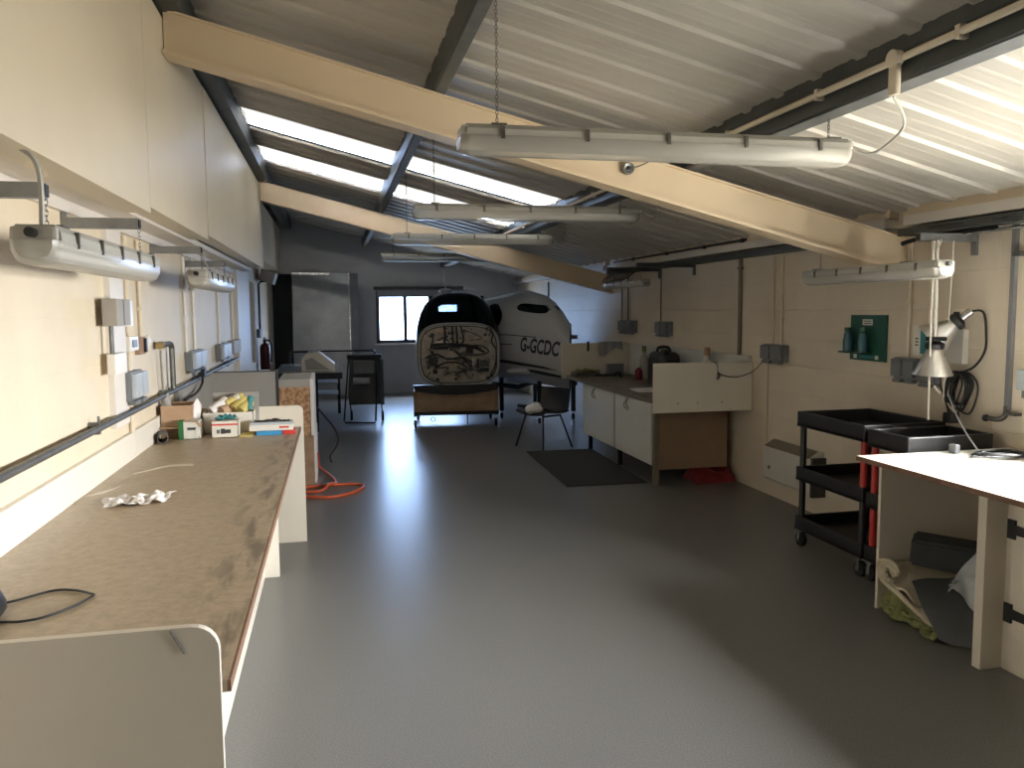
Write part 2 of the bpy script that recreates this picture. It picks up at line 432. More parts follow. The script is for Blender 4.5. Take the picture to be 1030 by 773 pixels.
# ------------------------------------------------------------------ fluorescent fittings
def link(g, c, r, ax):
    ps = []
    for j in range(8):
        a = 2*pi*j/8; u, v = r*.55*math.cos(a), r*math.sin(a)
        ps.append((c[0]+(u if ax else 0), c[1]+(0 if ax else u), c[2]+v))
    g.tube(ps, r*.17, 4, closed=True)
def chain(x, y, z0, z1, r=.010):
    g = G(); z = z0+r*.8; k = 0
    dz = r*1.55
    while z < z1-r*.5:
        link(g, (x, y, z), r, k % 2); z += dz; k += 1
    return g
def fitting(loc, rz, L, label, group, chains=(), wires=(), clips=5, gland=1):
    t = T('fluorescent_light', label, 'light', loc, rz, group)
    h = L/2
    cs = [(-.048, 0), (.048, 0), (.064, -.02), (.067, -.048), (-.067, -.048), (-.064, -.02)]
    g = G(); g.prism([(a, b) for a, b in cs], 'x', -h+.02, h-.02)
    g.box(-h, -h+.03, -.06, .06, -.046, -.006, .01); g.box(h-.03, h, -.06, .06, -.046, -.006, .01)
    g.out('housing', 'fit', t, local=True)
    sec = [(-.069, -.044), (.069, -.044), (.067, -.075), (.052, -.103), (.025, -.112), (-.025, -.112), (-.052, -.103), (-.067, -.075)]
    def ring(x, k): return [(x, a*k, -.044+(b+.044)*k) for a, b in sec]
    g = G(); g.loft([ring(-h-.005, .72), ring(-h+.012, .93), ring(-h+.035, 1), ring(0, 1), ring(h-.035, 1), ring(h-.012, .93), ring(h+.005, .72)])
    g.out('diffuser', 'diff', t, True, local=True)
    g = G()
    B(-h+.06, h-.06, -.045, .045, -.056, -.049).out('gear_tray', 'tube', t, local=True)
    for s in (-.028, .028):
        g = G(); g.tube([(-h+.05, s, -.076), (h-.05, s, -.076)], .013, 10); g.out('lamp_tube', 'tube', t, True, local=True)
    for i in range(clips):
        x = -h+.16+(L-.32)*i/(clips-1)
        for s in (-1, 1):
            B(x-.007, x+.007, s*.062, s*.073, -.058, -.010).out('clip', 'clip', t, local=True)
    if gland:
        g = G(); g.lathe([(.012, 0), (.014, 0), (.014, .03), (.009, .035)], (h+.001 if gland > 0 else -h-.03, 0, -.025), 'x', 10); g.out('gland', 'wpvc' if gland > 0 else 'black', t, True, local=True)
    for (x, z1) in chains:
        B(x-.03, x+.03, -.05, .05, -.002, .006).out('hook', 'clip', t, local=True)
        g = chain(x, 0, .004, z1, .0095); g.out('chain', 'chain', t, True, local=True)
    for pts, r in wires:
        g = G(); g.tube(smoothpath(pts), r, 6); g.out('cable', 'fit', t, True, local=True)
    return t
gc = 'strip lights hung across the room'
fx = [(3.2, .50, 2.19, 2.315, 'strip light hung across the room nearest of its row, large, overlapping the near beam'),
      (5.8, .57, 2.24, 2.345, 'second strip light of the hanging row, right below the white rooflights'),
      (8.2, .59, 2.23, 2.36, 'third strip light of the hanging row, counted away from the near beam'),
      (10.75, .63, 2.25, 2.345, 'strip light hung across the room above the cockpit section, farthest of its row')]
for i, (y, xa, xb, z, lab) in enumerate(fx):
    xm = (xa+xb)/2; L = xb-xa
    xa2 = .15+xa-xm; xb2 = 2.11-xm
    wires = [([(L/2+.03, 0, -.025), (L/2+.09, -.02, -.055), (L/2+.13, -.08, -.04), (L/2+.10, -.25, .02), (2.015-xm, -.54, zc-z-.13)], .006)] if i == 0 else \
            [([(L/2+.03, 0, -.025), (L/2+.1, 0, -.09), (L/2+.16, 0, -.03), (L/2+.15, 0, .12), (2.16-xm, 0, .07)], .005)]
    fitting((xm, y, z), 0, L, lab, gc, [(xa2, roofz(.65)-z-.03), (xb2, steelz(2.11)-z+.006)], wires)
FXL = -.80
fitting((FXL, 3.16, 1.845), pi/2, 1.36, 'grey strip light on wall arms above the long worktop, nearest to its wall panel end', 'strip lights on wall arms',
        [(-.56, .085), (.60, .105)], [([(-.60, .0, .0), (-.605, .0, .16), (-.60, .05, .22), (-.57, .13, .25), (-.52, .27, .24)], .008)], gland=-1)
fitting((FXL, 5.9, 1.855), pi/2, 1.36, 'strip light on wall arms with bright window reflections, farther along the long worktop wall', 'strip lights on wall arms',
        [(-.46, .11), (.62, .085)], [([(-.4, 0, .10), (-.1, .02, .05), (.3, .02, .02)], .006)], gland=-1)
tR = fitting((3.16, 4.34, 1.842), pi/2, 1.27, 'strip light over the black carts beside the green eyewash panel', 'strip lights by the right wall',
        [(.50, .14), (-.36, .10)], [([(-.56, 0, .0), (-.56, 0, .06), (-.52, -.07, .13), (-.40, -.12, .14)], .005)], gland=-1)
tQ = fitting((3.02, 8.15, 1.885), pi/2, 1.2, 'strip light above the cupboards near the farther beam end', 'strip lights by the right wall',
        [(.45, .1), (-.45, .1)], [], gland=0)
tR.scale = (1, .88, .88); tQ.scale = (1, .7, .65)
# mushroom shaped cable gland on the near end of two wall lights
def wallarm(name, y, z, wall, tip, label, plate=True, m='galv'):
    t = T(name, label, 'bracket', (wall, y, z-.02), group='steel arms holding strip lights')
    s = 1 if tip > wall else -1
    g = G(); xa, xb = sorted((wall+s*.012, tip))
    g.box(xa, xb, y-.02, y+.02, z-.022, z+.022); g.out('arm', m, t)
    if plate:
        xa, xb = sorted((wall+s*.001, wall+s*.014)); B(xa, xb, y-.022, y+.022, z-.1, z+.09).out('wall_plate', m, t)
    xa, xb = sorted((tip-.002*s, tip+s*.006)); B(xa, xb, y-.015, y+.015, z-.017, z+.017).out('end_cap', 'black', t)
    return t
wallarm('wall_bracket', 2.60, 1.95, XL, -.80, 'grey steel arm with cable loop holding the near end of the nearest wall light')
wallarm('wall_bracket', 3.76, 1.975, XL, -.80, 'grey steel arm holding the far end of the nearest wall light')
wallarm('wall_bracket', 5.44, 1.985, XL, -.80, 'grey steel arm with wall plate before the second wall light')
wallarm('wall_bracket', 6.55, 1.96, XL, -.80, 'grey steel arm over the far end of the second wall light')
wallarm('wall_bracket', 4.0, 1.985, XR, 3.22, 'grey steel arm over the reflector lamps holding the near wall light', m='galv')
wallarm('wall_bracket', 8.6, 2.03, XR, 2.98, 'dark steel arm over the far light above the cupboards', m='purlin')
wallarm('wall_bracket', 7.7, 2.03, XR, 2.98, 'dark steel arm with stub plate near the vertical dark pipe', m='purlin')

# ------------------------------------------------------------------ left wall services
def lw(y): return y
t = T('wall_pipe', 'long dark steel pipe running along the wall above the worktop', 'pipe', (XL+.04, 4, 1.05))
g = G(); g.tube([(XL+.045, YF+.05, 1.075), (XL+.045, 9.5, 1.075)], .016, 10); g.out('pipe', 'dkgalv', t, True)
for y in (.5, 2.0, 3.95, 5.5, 7.0, 8.6):
    B(XL+.001, XL+.05, y, y+.03, 1.048, 1.102).out('clip', 'dkgalv', t)
    g = G(); g.tube([(XL+.045, y+.015, 1.09), (XL+.045, y+.015, 1.13)], .006, 6); g.out('bolt', 'dkgalv', t)

def vpipe(y, z0, z1, r, m, name, label, cat='conduit', side='L', clips=(), group=None, dx=0):
    x = (XL+r+.003+dx) if side == 'L' else (XR-r-.003-dx)
    t = T(name, label, cat, (x, y, z0), group=group)
    g = G(); g.tube([(x, y, z0), (x, y, z1)], r, 8); g.out('pipe', m, t, True)
    for z in clips:
        xa, xb = ((XL+.001, x+r+.003) if side == 'L' else (x-r-.003, XR-.001))
        B(xa, xb, y-r-.006, y+r+.006, z-.01, z+.01).out('clip', m, t)
    return t
gl = 'vertical conduits on the worktop wall'
vpipe(4.70, .82, 1.13, .012, 'pvc', 'wall_conduit', 'cream conduit dropping from the grey double socket to the worktop', group=gl)
vpipe(4.72, 1.285, 2.01, .012, 'pvc', 'wall_conduit', 'cream conduit rising from the grey double socket by the small wooden block', group=gl, clips=(1.6,))
vpipe(5.02, 1.46, 2.01, .012, 'pvc', 'wall_conduit', 'cream conduit above the small wooden block', group=gl, clips=(1.62,))
vpipe(6.47, 1.30, 2.01, .012, 'wpvc', 'wall_conduit', 'nearer pale conduit of the pair above the socket past the bent pipe', group=gl, clips=(1.55,))
vpipe(6.85, 1.30, 2.01, .012, 'wpvc', 'wall_conduit', 'farther pale conduit of the pair above the socket past the bent pipe', group=gl, clips=(1.55,))
vpipe(8.28, 1.29, 2.01, .012, 'wpvc', 'wall_conduit', 'pale conduit above the small socket with bright edge', group=gl)
vpipe(9.35, 1.30, 2.01, .014, 'wpvc', 'wall_conduit', 'pale conduit beside the steel post on the long worktop wall', group=gl)
ST(B(XL, XL+.05, 9.62, 10.95, 0, 2.1), 'trim_17', 'soffit')
vpipe(11.6, .9, 2.0, .03, 'wpvc', 'wall_conduit', 'thick pale pipe on the worktop wall near the extinguisher', group=gl)
# mounting boards and boxes
ST(B(XL, XL+.03, 4.33, 4.60, 1.02, 2.02), 'trim_18', 'soffit')
t = T('junction_box', 'square beige metal box on the pale backing board above the worktop', 'box', (XL+.06, 4.31, 1.53))
B(XL+.032, XL+.10, 4.16, 4.42, 1.535, 1.665, bev=.004).out('box_body', 'greyboard', t)
B(XL+.10, XL+.104, 4.28, 4.285, 1.54, 1.66).out('seam', 'sock', t)
B(XL+.032, XL+.07, 4.43, 4.60, 1.53, 1.66).out('clamp', 'wpvc', t)
g = G(); g.tube([(XL+.05, 4.24, 1.40), (XL+.05, 4.24, 1.535)], .011, 6); g.out('conduit_stub', 'dkgalv', t)
S(B(XL+.032, XL+.07, 4.20, 4.42, 1.30, 1.40, bev=.004), 'switch_box', 'wpvc', 'pale blank box under the square beige metal box', 'box')
t = T('wall_switch', 'small white switch box with paper note below it on the worktop wall', 'switch', (XL+.02, 4.76, 1.20))
B(XL, XL+.035, 4.66, 4.86, 1.39, 1.47, bev=.004).out('box_body', 'wpvc', t)
B(XL+.035, XL+.042, 4.71, 4.80, 1.41, 1.45).out('rocker', 'sock', t)
B(XL, XL+.004, 4.68, 4.84, 1.20, 1.37).out('paper_note', 'paper', t)
t = T('timber_block', 'small dark wooden block with a rod fixed to the worktop wall', 'block', (XL+.02, 4.98, 1.36))
B(XL, XL+.03, 4.91, 5.05, 1.36, 1.46).out('block', 'ply', t); B(XL+.03, XL+.045, 5.0, 5.03, 1.37, 1.45).out('rod', 'black', t)
g = G(); g.lathe([(.0, 0), (.045, 0), (.045, .012), (.03, .018), (0, .018)], (XL, 5.22, 1.42), 'x', 20)
S(g, 'wall_disc', 'wpvc', 'round white disc on the wall beside the wooden block', 'disc', smooth=True)
t = T('bent_pipe', 'bent brown pipe with a brass end on the worktop wall', 'pipe', (XL+.04, 5.76, 1.09))
g = G(); g.tube([(XL+.04, 5.76, 1.09), (XL+.04, 5.76, 1.36), (XL+.04, 5.74, 1.385), (XL+.04, 5.70, 1.392), (XL+.04, 5.42, 1.392)], .018, 8); g.out('pipe', 'dkgalv', t, True)
g = G(); g.tube([(XL+.04, 5.44, 1.392), (XL+.04, 5.37, 1.392)], .024, 8); g.out('end_fitting', 'brass', t, True)
g = G(); g.tube([(XL+.03, 5.45, 1.36), (XL+.03, 5.47, 1.09)], .006, 6); g.out('thin_wire', 'dkgalv', t)

def socket(y0, y1, z0, z1, side, label, group, plug=True, m='sock', double=True):
    x = XL if side == 'L' else XR; s = 1 if side == 'L' else -1
    t = T('wall_socket', label, 'socket', (x+s*.04, (y0+y1)/2, z0), group=group)
    def bx(a, b, *r, **k):
        xa, xb = sorted((x+s*a, x+s*b)); return B(xa, xb, *r, **k)
    bx(.001, .055, y0, y1, z0, z1, bev=.008).out('back_box', m, t)
    n = 2 if double else 1
    for i in range(n):
        ya = y0+(y1-y0)*i/n+.008; yb = y0+(y1-y0)*(i+1)/n-.008
        bx(.055, .085, ya, yb, z0+.02, z1-.008, bev=.006).out('cover', 'sockl' if side == 'L' else 'sock', t)
        bx(.04, .075, ya+.01, yb-.01, z0-.018, z0+.004).out('cover_lip', m, t)
    return t
gs = 'grey weatherproof sockets on the worktop wall'
socket(4.54, 4.83, 1.13, 1.285, 'L', 'grey double socket nearest, just above the long pipe', gs)
socket(6.44, 6.98, 1.15, 1.30, 'L', 'grey double socket with a black plug past the bent brown pipe', gs)
socket(8.05, 8.62, 1.14, 1.29, 'L', 'small grey socket at the far end of the long pipe', gs)
S(B(XL+.001, XL+.07, 8.95, 9.6, 1.15, 1.29, bev=.006), 'switch_box', 'greyboard', 'beige box with a black switch beside the steel post', 'box')
t = T('plug_cable', 'black plug and cable hanging behind the pipe below the second socket', 'cable', (XL+.06, 6.7, 1.0))
g = G(); g.tube(smoothpath([(XL+.07, 6.75, 1.14), (XL+.08, 6.72, 1.05), (XL+.07, 6.5, .99), (XL+.05, 6.1, .97)]), .010, 6); g.out('cord', 'black', t, True)
B(XL+.05, XL+.10, 6.70, 6.80, 1.09, 1.15).out('plug', 'black', t)
t = T('emergency_light', 'grey box light tilted high on the wall above the extinguisher', 'light', (XL+.15, 12.8, 2.02))
B(XL+.05, XL+.26, 12.55, 13.1, 2.03, 2.20, rot=Matrix.Rotation(R(18), 3, 'Y')).out('case', 'greyboard', t)
g = G(); g.tube([(XL+.02, 12.7, 1.2), (XL+.02, 12.7, 2.0), (XL+.05, 12.7, 2.04), (XL+.16, 12.7, 2.05)], .016, 6); g.out('black_cable', 'black', t, True)
B(XL+.001, XL+.06, 12.2, 12.55, 1.22, 1.34).out('isolator', 'sock', t)
t = T('fire_extinguisher', 'dark red fire extinguisher hung on the wall before the dark doorway', 'fire extinguisher', (XL+.10, 12.45, .74))
g = G(); g.lathe([(.0, 0), (.07, .0), (.075, .02), (.075, .32), (.06, .37), (.025, .39), (.02, .41), (0, .41)], (XL+.10, 12.45, .74), 'z', 20); g.out('cylinder', 'ext', t, True)
g = G(); g.box(XL+.08, XL+.12, 12.38, 12.52, 1.15, 1.19); g.box(XL+.085, XL+.115, 12.36, 12.50, 1.20, 1.215); g.out('valve', 'black', t)
g = G(); g.tube(smoothpath([(XL+.12, 12.45, 1.17), (XL+.19, 12.42, 1.15), (XL+.205, 12.4, 1.0), (XL+.19, 12.4, .85)]), .014, 6); g.out('discharge_hose', 'black', t, True)

# ------------------------------------------------------------------ long left bench
t = T('workbench', 'long worn brown topped workbench with cream end panels in the foreground', 'workbench', (-.67, 3.7, 0))
B(-1.099, -.245, 1.772, 5.688, .782, .81).out('worktop', 'bench', t)
B(-.246, -.238, 1.772, 5.688, .782, .8085).out('front_edge', 'edge', t)
B(-1.099, -1.075, 1.775, 5.95, .8105, .953, bev=.003).out('upstand', 'white', t)
B(-.47, -.445, 1.78, 4.95, .001, .782).out('front_panel', 'white', t)
B(-.47, -.36, 4.95, 4.985, .001, .782).out('divider', 'white', t)
def endpanel(y0, y1, x0, x1, zt, rad, m='cwhite'):
    pts = [(x0, .001), (x1, .001), (x1, zt-rad)]
    for i in range(1, 7):
        a = pi/2*i/6; pts.append((x1-rad+rad*math.cos(a), zt-rad+rad*math.sin(a)))
    pts.append((x0, zt)); g = G(); g.prism(pts, 'y', y0, y1); return g
endpanel(1.752, 1.772, -1.099, -.256, .940, .055).out('end_panel', 'cwhite', t)
endpanel(5.688, 5.71, -1.07, -.222, .955, .04).out('end_panel', 'cwhite', t)
g = G(); g.tube([(-.352, 1.751, .938), (-.338, 1.751, .910), (-.325, 1.751, .884)], .0022, 5)
g.out('scratch', 'dkgalv', t)

# things lying on the bench
def crumple(c, sx, sy, h, rz, seed, th=.0015):
    rnd = random.Random(seed); ph = [rnd.uniform(0, 6) for _ in range(8)]
    def f(u, v):
        x = (u-.5)*sx*(1+.12*math.sin(9*v+ph[0])); y = (v-.5)*sy*(1+.15*math.sin(8*u+ph[1]))
        z = h*(.5+.25*math.sin(11*u+ph[2]+5*v)+.25*math.sin(13*v+ph[3]-4*u)+.18*math.sin(23*u+ph[4])*math.sin(19*v+ph[5]))
        z = max(z*(1-.35*max(abs(u-.5), abs(v-.5))*2), 0)+.002
        a, b = math.cos(rz), math.sin(rz)
        return (c[0]+x*a-y*b, c[1]+x*b+y*a, c[2]+z)
    return G().sheet(f, 26, 22, th)
o = S(crumple((-.88, 3.57, .811), .13, .16, .026, .3, 3), 'crumpled_tissue', 'paper', 'crumpled white tissue lying on the bench, the part nearer the wall', 'tissue', 'crumpled tissues on the bench')
o = S(crumple((-.765, 3.60, .811), .13, .17, .032, -.2, 5), 'crumpled_tissue', 'paper', 'crumpled white tissue lying on the bench, the part nearer the front edge', 'tissue', 'crumpled tissues on the bench')
def scrap(pts, label, m='paper'):
    g = G(); g.prism(pts, 'z', .8104, .8114); return S(g, 'tape_scrap', m, label, 'scrap')
scrap([(-1.07, 3.74), (-1.0, 3.80), (-.97, 3.93), (-1.04, 3.80)], 'pale torn paper scrap on the bench between the tissue and the wall', 'pvc')
scrap([(-.98, 4.22), (-.85, 4.38), (-.72, 4.36), (-.74, 4.43), (-.86, 4.42)], 'long pale tape scrap on the bench beyond the tissue', 'pvc')
t = T('loop_cable', 'thin black cable looped on the bench beside a black round device', 'cable', (-.8, 2.35, .81))
g = G(); g.tube(smoothpath([(-.93, 2.36, .816), (-.87, 2.40, .815), (-.80, 2.46, .815), (-.74, 2.45, .815), (-.685, 2.405, .816), (-.675, 2.385, .816), (-.70, 2.32, .815), (-.75, 2.25, .815), (-.80, 2.225, .816), (-.86, 2.235, .815), (-.93, 2.22, .816)]), .0036, 6)
g.out('cord', 'black', t, True)
t = T('desk_lamp_base', 'black round device partly out of view on the near end of the bench', 'device', (-.953, 2.27, .811))
g = G(); g.lathe([(0, 0), (.085, 0), (.10, .02), (.10, .035), (.085, .07), (.05, .095), (0, .10)], (-.953, 2.27, .8115), 'z', 28); g.out('body', 'black', t, True)
g = G(); g.lathe([(0, 0), (.03, 0), (.03, .02), (0, .022)], (-.953, 2.27, .911), 'z', 16); g.out('button', 'rubber', t, True)

def carton(name, label, x0, x1, y0, y1, z0, z1, m, cat='box', open_=True, th=.004, extra=None, group=None, flaps=()):
    t = T(name, label, cat, ((x0+x1)/2, (y0+y1)/2, z0), group=group)
    g = G(); g.box(x0, x1, y0, y1, z0, z0+th)
    g.box(x0, x0+th, y0, y1, z0, z1); g.box(x1-th, x1, y0, y1, z0, z1)
    g.box(x0, x1, y0, y0+th, z0, z1); g.box(x0, x1, y1-th, y1, z0, z1)
    if not open_: g.box(x0, x1, y0, y1, z1-th, z1)
    g.out('carton', m, t)
    return t
# brown carton against the wall with rolls
t = carton('cardboard_box', 'open brown cardboard box against the wall with paper rolls standing in it', -1.068, -.885, 5.36, 5.62, .8105, 1.015, 'card')
B(-1.068, -.885, 5.30, 5.36, .880, .884).out('flap', 'card', t)
def rollup(p0, p1, r, m, name, label, cat='paper roll', wall=.004):
    p0, p1 = Vector(p0), Vector(p1); d = (p1-p0); L = d.length
    q = d.to_track_quat('Z', 'Y').to_matrix()
    g = G(); g.lathe([(r-wall, 0), (r, 0), (r, L), (r-wall, L)], p0, 'z', 18, rot=q)
    # open the hollow by dropping the end caps
    bm = g.b; bm.faces.ensure_lookup_table()
    for f in [f for f in bm.faces if len(f.verts) > 4]: bm.faces.remove(f)
    return S(g, name, m, label, cat, smooth=True)
rollup((-1.03, 5.50, .83), (-1.06, 5.44, 1.09), .028, 'greyboard', 'paper_roll', 'grey paper roll leaning out of the brown cardboard box by the wall')
t = T('rag', 'white folded rag sticking up beside the brown cardboard box', 'rag', (-.86, 5.45, .811))
g = G(); g.sheet(lambda u, v: (-.868+.012*math.sin(5*v+2*u)+.045*(u-.5)*(1.1-v*.4), 5.46+.02*math.sin(6*v+u*3)+.05*(u-.5), .812+.235*v*(1-.2*abs(u-.5)*2)), 8, 16, .004); g.out('cloth', 'paper', t, True)
# white long carton heaped with rolls and pads
t = carton('long_box', 'white open box heaped with paper rolls and yellow pads on the bench', -.845, -.53, 5.50, 5.66, .8105, .945, 'white')
rolls = [((-.80, 5.55, .95), (-.70, 5.60, 1.02), .032, 'paper'), ((-.78, 5.62, .98), (-.62, 5.60, 1.035), .026, 'paper'), ((-.74, 5.53, .945), (-.66, 5.63, .975), .036, 'card'),
         ((-.66, 5.55, .955), (-.59, 5.62, 1.02), .034, 'yell'), ((-.62, 5.53, .945), (-.56, 5.62, 1.0), .034, 'yell'), ((-.71, 5.57, 1.0), (-.60, 5.62, 1.045), .022, 'yell')]
labs = ['white paper roll lying on top of the white box, by the rag', 'white paper roll bridging the heap in the white box', 'brown pad at the front of the heap in the white box',
        'yellow pad in the middle of the heap in the white box', 'yellow pad at the front edge end of the white box', 'yellow pad on top of the heap in the white box']
for (a, b, r, m), lb in zip(rolls, labs):
    g = G(); a, b = Vector(a), Vector(b); q = (b-a).to_track_quat('Z', 'Y').to_matrix(); L = (b-a).length
    g.lathe([(r*.3, 0), (r, .004), (r, L-.004), (r*.3, L)], a, 'z', 16, rot=q)
    S(g, 'pad_roll', m, lb, 'roll', 'rolls heaped in the white box', True)
g = G(); g.tube([(-.565, 5.56, .952), (-.55, 5.60, 1.035)], .020, 10); S(g, 'teal_bottle', 'teal', 'small teal bottle at the end of the heap in the white box', 'bottle', smooth=True)
S(B(-.80, -.51, 5.668, 5.684, .8105, 1.06), 'backing_board', 'greyboard', 'pale grey board standing upright behind the white heaped box', 'board')
# small boxes in front
t = carton('small_box', 'small green and white carton with dark lettering in front of the brown box', -.955, -.835, 5.29, 5.41, .8105, .925, 'sticker', open_=False)
B(-.957, -.927, 5.288, 5.412, .8105, .927).out('green_band', 'gcard', t)
B(-.905, -.855, 5.2885, 5.29, .868, .884).out('print', 'ink', t)
B(-.856, -.834, 5.286, 5.30, .83, .875).out('label_tag', 'wpvc', t)
g = G(); g.prism([(-.927, .924), (-.85, .924), (-.825, .895), (-.83, .885), (-.855, .915), (-.927, .918)], 'y', 5.288, 5.412); g.out('lid', 'card', t)
t = carton('glove_box', 'small white box with a red stripe and tissue tuft on top', -.765, -.605, 5.30, 5.42, .8105, .92, 'white', open_=False)
B(-.766, -.604, 5.2985, 5.30, .888, .898).out('red_stripe', 'redcard', t)
B(-.71, -.685, 5.2985, 5.30, .835, .868).out('print', 'ink', t); B(-.735, -.715, 5.2985, 5.30, .838, .862).out('print', 'sock', t)
B(-.685, -.65, 5.2985, 5.30, .838, .862).out('print', 'ink', t)
g = crumple((-.685, 5.36, .92), .12, .08, .035, .4, 9, .002); g.out('tissue_tuft', 'teal', t, True)
t = T('flat_box', 'white flat carton with dark wipes on top in front of the far end panel', 'box', (-.41, 5.42, .835))
B(-.545, -.275, 5.36, 5.50, .836, .872, bev=.002).out('carton', 'white', t)
B(-.54, -.28, 5.37, 5.49, .872, .888).out('tray_rim', 'sockl', t)
g = G(); g.sheet(lambda u, v: (-.52+.22*u, 5.39+.09*v, .889+.014*math.sin(9*u+3*v)*math.sin(7*v+2)), 14, 8, .002); g.out('dark_wipe', 'ink', t, True)
B(-.36, -.30, 5.3585, 5.36, .85, .862).out('print', 'redcard', t)
S(B(-.50, -.345, 5.34, 5.46, .8105, .8345), 'blue_packet', 'blue', 'flat blue packet beneath the white flat carton', 'packet')
S(B(-.34, -.262, 5.36, 5.47, .8105, .8345), 'red_packet', 'redcard', 'flat red packet beneath the white flat carton', 'packet')
S(B(-.60, -.52, 5.30, 5.48, .8105, .818), 'yellow_pad', 'yell', 'flat yellow sheet between the striped white box and the flat carton', 'sheet')
rollup((-1.02, 5.14, .843), (-1.05, 5.30, .843), .031, 'gpaper', 'abrasive_roll', 'dark grey curled sheet roll lying on the bench by the wall', wall=.005)

# ------------------------------------------------------------------ second bench beyond: upstand, grey end board and wooden boxes
t = T('second_bench', 'grey boarded bench end with a dark top edge beyond the long workbench', 'bench', (-.8, 6.9, 0))
B(-1.07, -.515, 7.50, 7.53, .001, 1.062).out('end_board', 'greyboard', t)
B(-.515, -.50, 7.49, 7.54, .001, 1.07).out('edge_strip', 'ink', t); B(-1.07, -.50, 7.495, 7.535, 1.062, 1.07).out('top_edge', 'ink', t)
B(-1.098, -1.07, 5.98, 7.53, .001, 1.085).out('wall_board', 'greyboard', t)
B(-1.07, -.50, 6.6, 7.49, .72, .75).out('shelf', 'greyboard', t)
t = T('wooden_crate', 'strand board crate with a pale top standing on the lower wooden chest', 'crate', (-.36, 7.9, .47))
B(-.497, -.225, 7.52, 8.3, .471, .915, bev=.003).out('crate_body', 'osb', t)
B(-.497, -.225, 7.51, 8.3, .915, .985).out('lid', 'greyboard', t); B(-.225, -.195, 7.51, 8.3, .471, .985).out('side_panel', 'soffit', t)
t = T('wooden_chest', 'brown plywood chest on the floor under the strand board crate', 'chest', (-.36, 7.9, 0))
B(-.497, -.205, 7.56, 8.35, .001, .47, bev=.003).out('chest_body', 'ply', t); B(-.205, -.19, 7.56, 8.35, .02, .47).out('side_panel', 'soffit', t)
g = G(); g.tube(smoothpath([(-.50, 7.30, .012), (-.30, 7.06, .012), (-.09, 6.97, .012), (.08, 7.06, .012), (.20, 7.24, .012), (.22, 7.38, .012), (.14, 7.46, .012), (-.09, 7.46, .013), (-.35, 7.42, .012), (-.5, 7.44, .012)]), .013, 8)
t = T('air_hose', 'orange air hose coiled on the floor beside the wooden chest', 'hose', (-.1, 7.3, 0))
g.out('hose', 'orange', t, True)
g = G(); g.tube(smoothpath([(-.42, 7.25, .014), (-.16, 7.22, .014), (-.08, 7.38, .036), (-.02, 7.55, .014), (-.06, 7.85, .013), (-.12, 8.1, .013), (-.18, 8.25, .05), (-.185, 8.1, .2)]), .012, 8); g.out('hose', 'orange', t, True)
g = G(); g.tube(smoothpath([(-.185, 8.38, .62), (-.10, 8.45, .5), (-.02, 8.5, .38), (.01, 8.48, .25), (-.07, 8.4, .12), (-.06, 8.4, .05)]), .010, 6)
S(g, 'hanging_cable', 'black', 'black cable hanging in a bow from the wooden crate', 'cable', smooth=True)

# ------------------------------------------------------------------ far table and things
t = T('far_table', 'dark framed table with a glossy pale top by the back wall', 'table', (-.3, 11.8, 0))
B(-.80, .08, 10.9, 12.9, .755, .785).out('tabletop', 'tabletop', t)
B(-.80, .08, 10.885, 10.9, .70, .785).out('front_rail', 'black', t); B(.08, .095, 10.885, 12.9, .70, .785).out('side_rail', 'black', t)
for x, y in ((-.76, 10.95), (-.27, 10.95), (-.76, 12.85), (.03, 12.85)):
    B(x, x+.045, y-.02, y+.025, .001, .755).out('leg', 'blackm', t)
for z in (.35, .52):
    B(-.75, .04, 12.2, 12.85, z, z+.02).out('shelf', 'greyboard', t)
t = T('table_rail', 'black tube rail standing at the back of the far table', 'rail', (-.2, 12.8, .785))
g = G(); g.tube([(-.66, 12.8, .786), (-.66, 12.8, .955), (-.64, 12.8, .975), (.60, 12.8, .975), (.62, 12.8, .955), (.62, 12.8, .45)], .016, 8); g.out('tube_frame', 'blackm', t, True)
B(-.35, .30, 12.79, 12.81, .95, .985).out('pale_strip', 'soffit', t)
t = T('storage_case', 'white wedge shaped case lying tilted on the far table', 'case', (-.2, 11.5, .786))
g = G(); g.prism([(-.44, .787), (-.02, .787), (.0, .80), (.0, .87), (-.20, 1.03), (-.36, 1.02), (-.44, .94)], 'y', 11.3, 11.75); g.out('case_body', 'cwhite', t)
g = G(); g.prism([(-.38, .80), (-.07, .80), (-.30, .965), (-.40, .93)], 'y', 11.285, 11.3); g.out('dark_side', 'greyboard', t)
B(-.36, -.22, 11.35, 11.7, 1.022, 1.035).out('handle', 'greyboard', t)
S(B(-.75, -.46, 11.2, 12.2, .786, .792), 'glass_sheet', 'film', 'shiny clear sheet lying flat on the far table by the doorway', 'sheet')
t = T('insulation_board', 'tall silver foil insulation board leaning against the back wall', 'board', (-.15, 15.5, 0))
g = G(); lean = [(15.42, .001), (15.47, .001), (15.72, 2.30), (15.67, 2.30)]
g.prism(lean, 'x', -.74, .30); g.out('board', 'foil', t)
g = G(); g.prism([(y+.028-.03*(z/2.3), z) for y, z in lean], 'x', .30, .47); g.out('board_behind', 'blind', t)
g = G(); g.prism([(15.655, 2.27), (15.725, 2.27), (15.725, 2.31), (15.655, 2.31)], 'x', -.745, -.05); g.out('foil_tape', 'tape', t)
g = G(); g.prism([(15.412, .001), (15.475, .001), (15.725, 2.30), (15.66, 2.30)], 'x', .295, .312); g.out('foil_tape', 'tape', t)
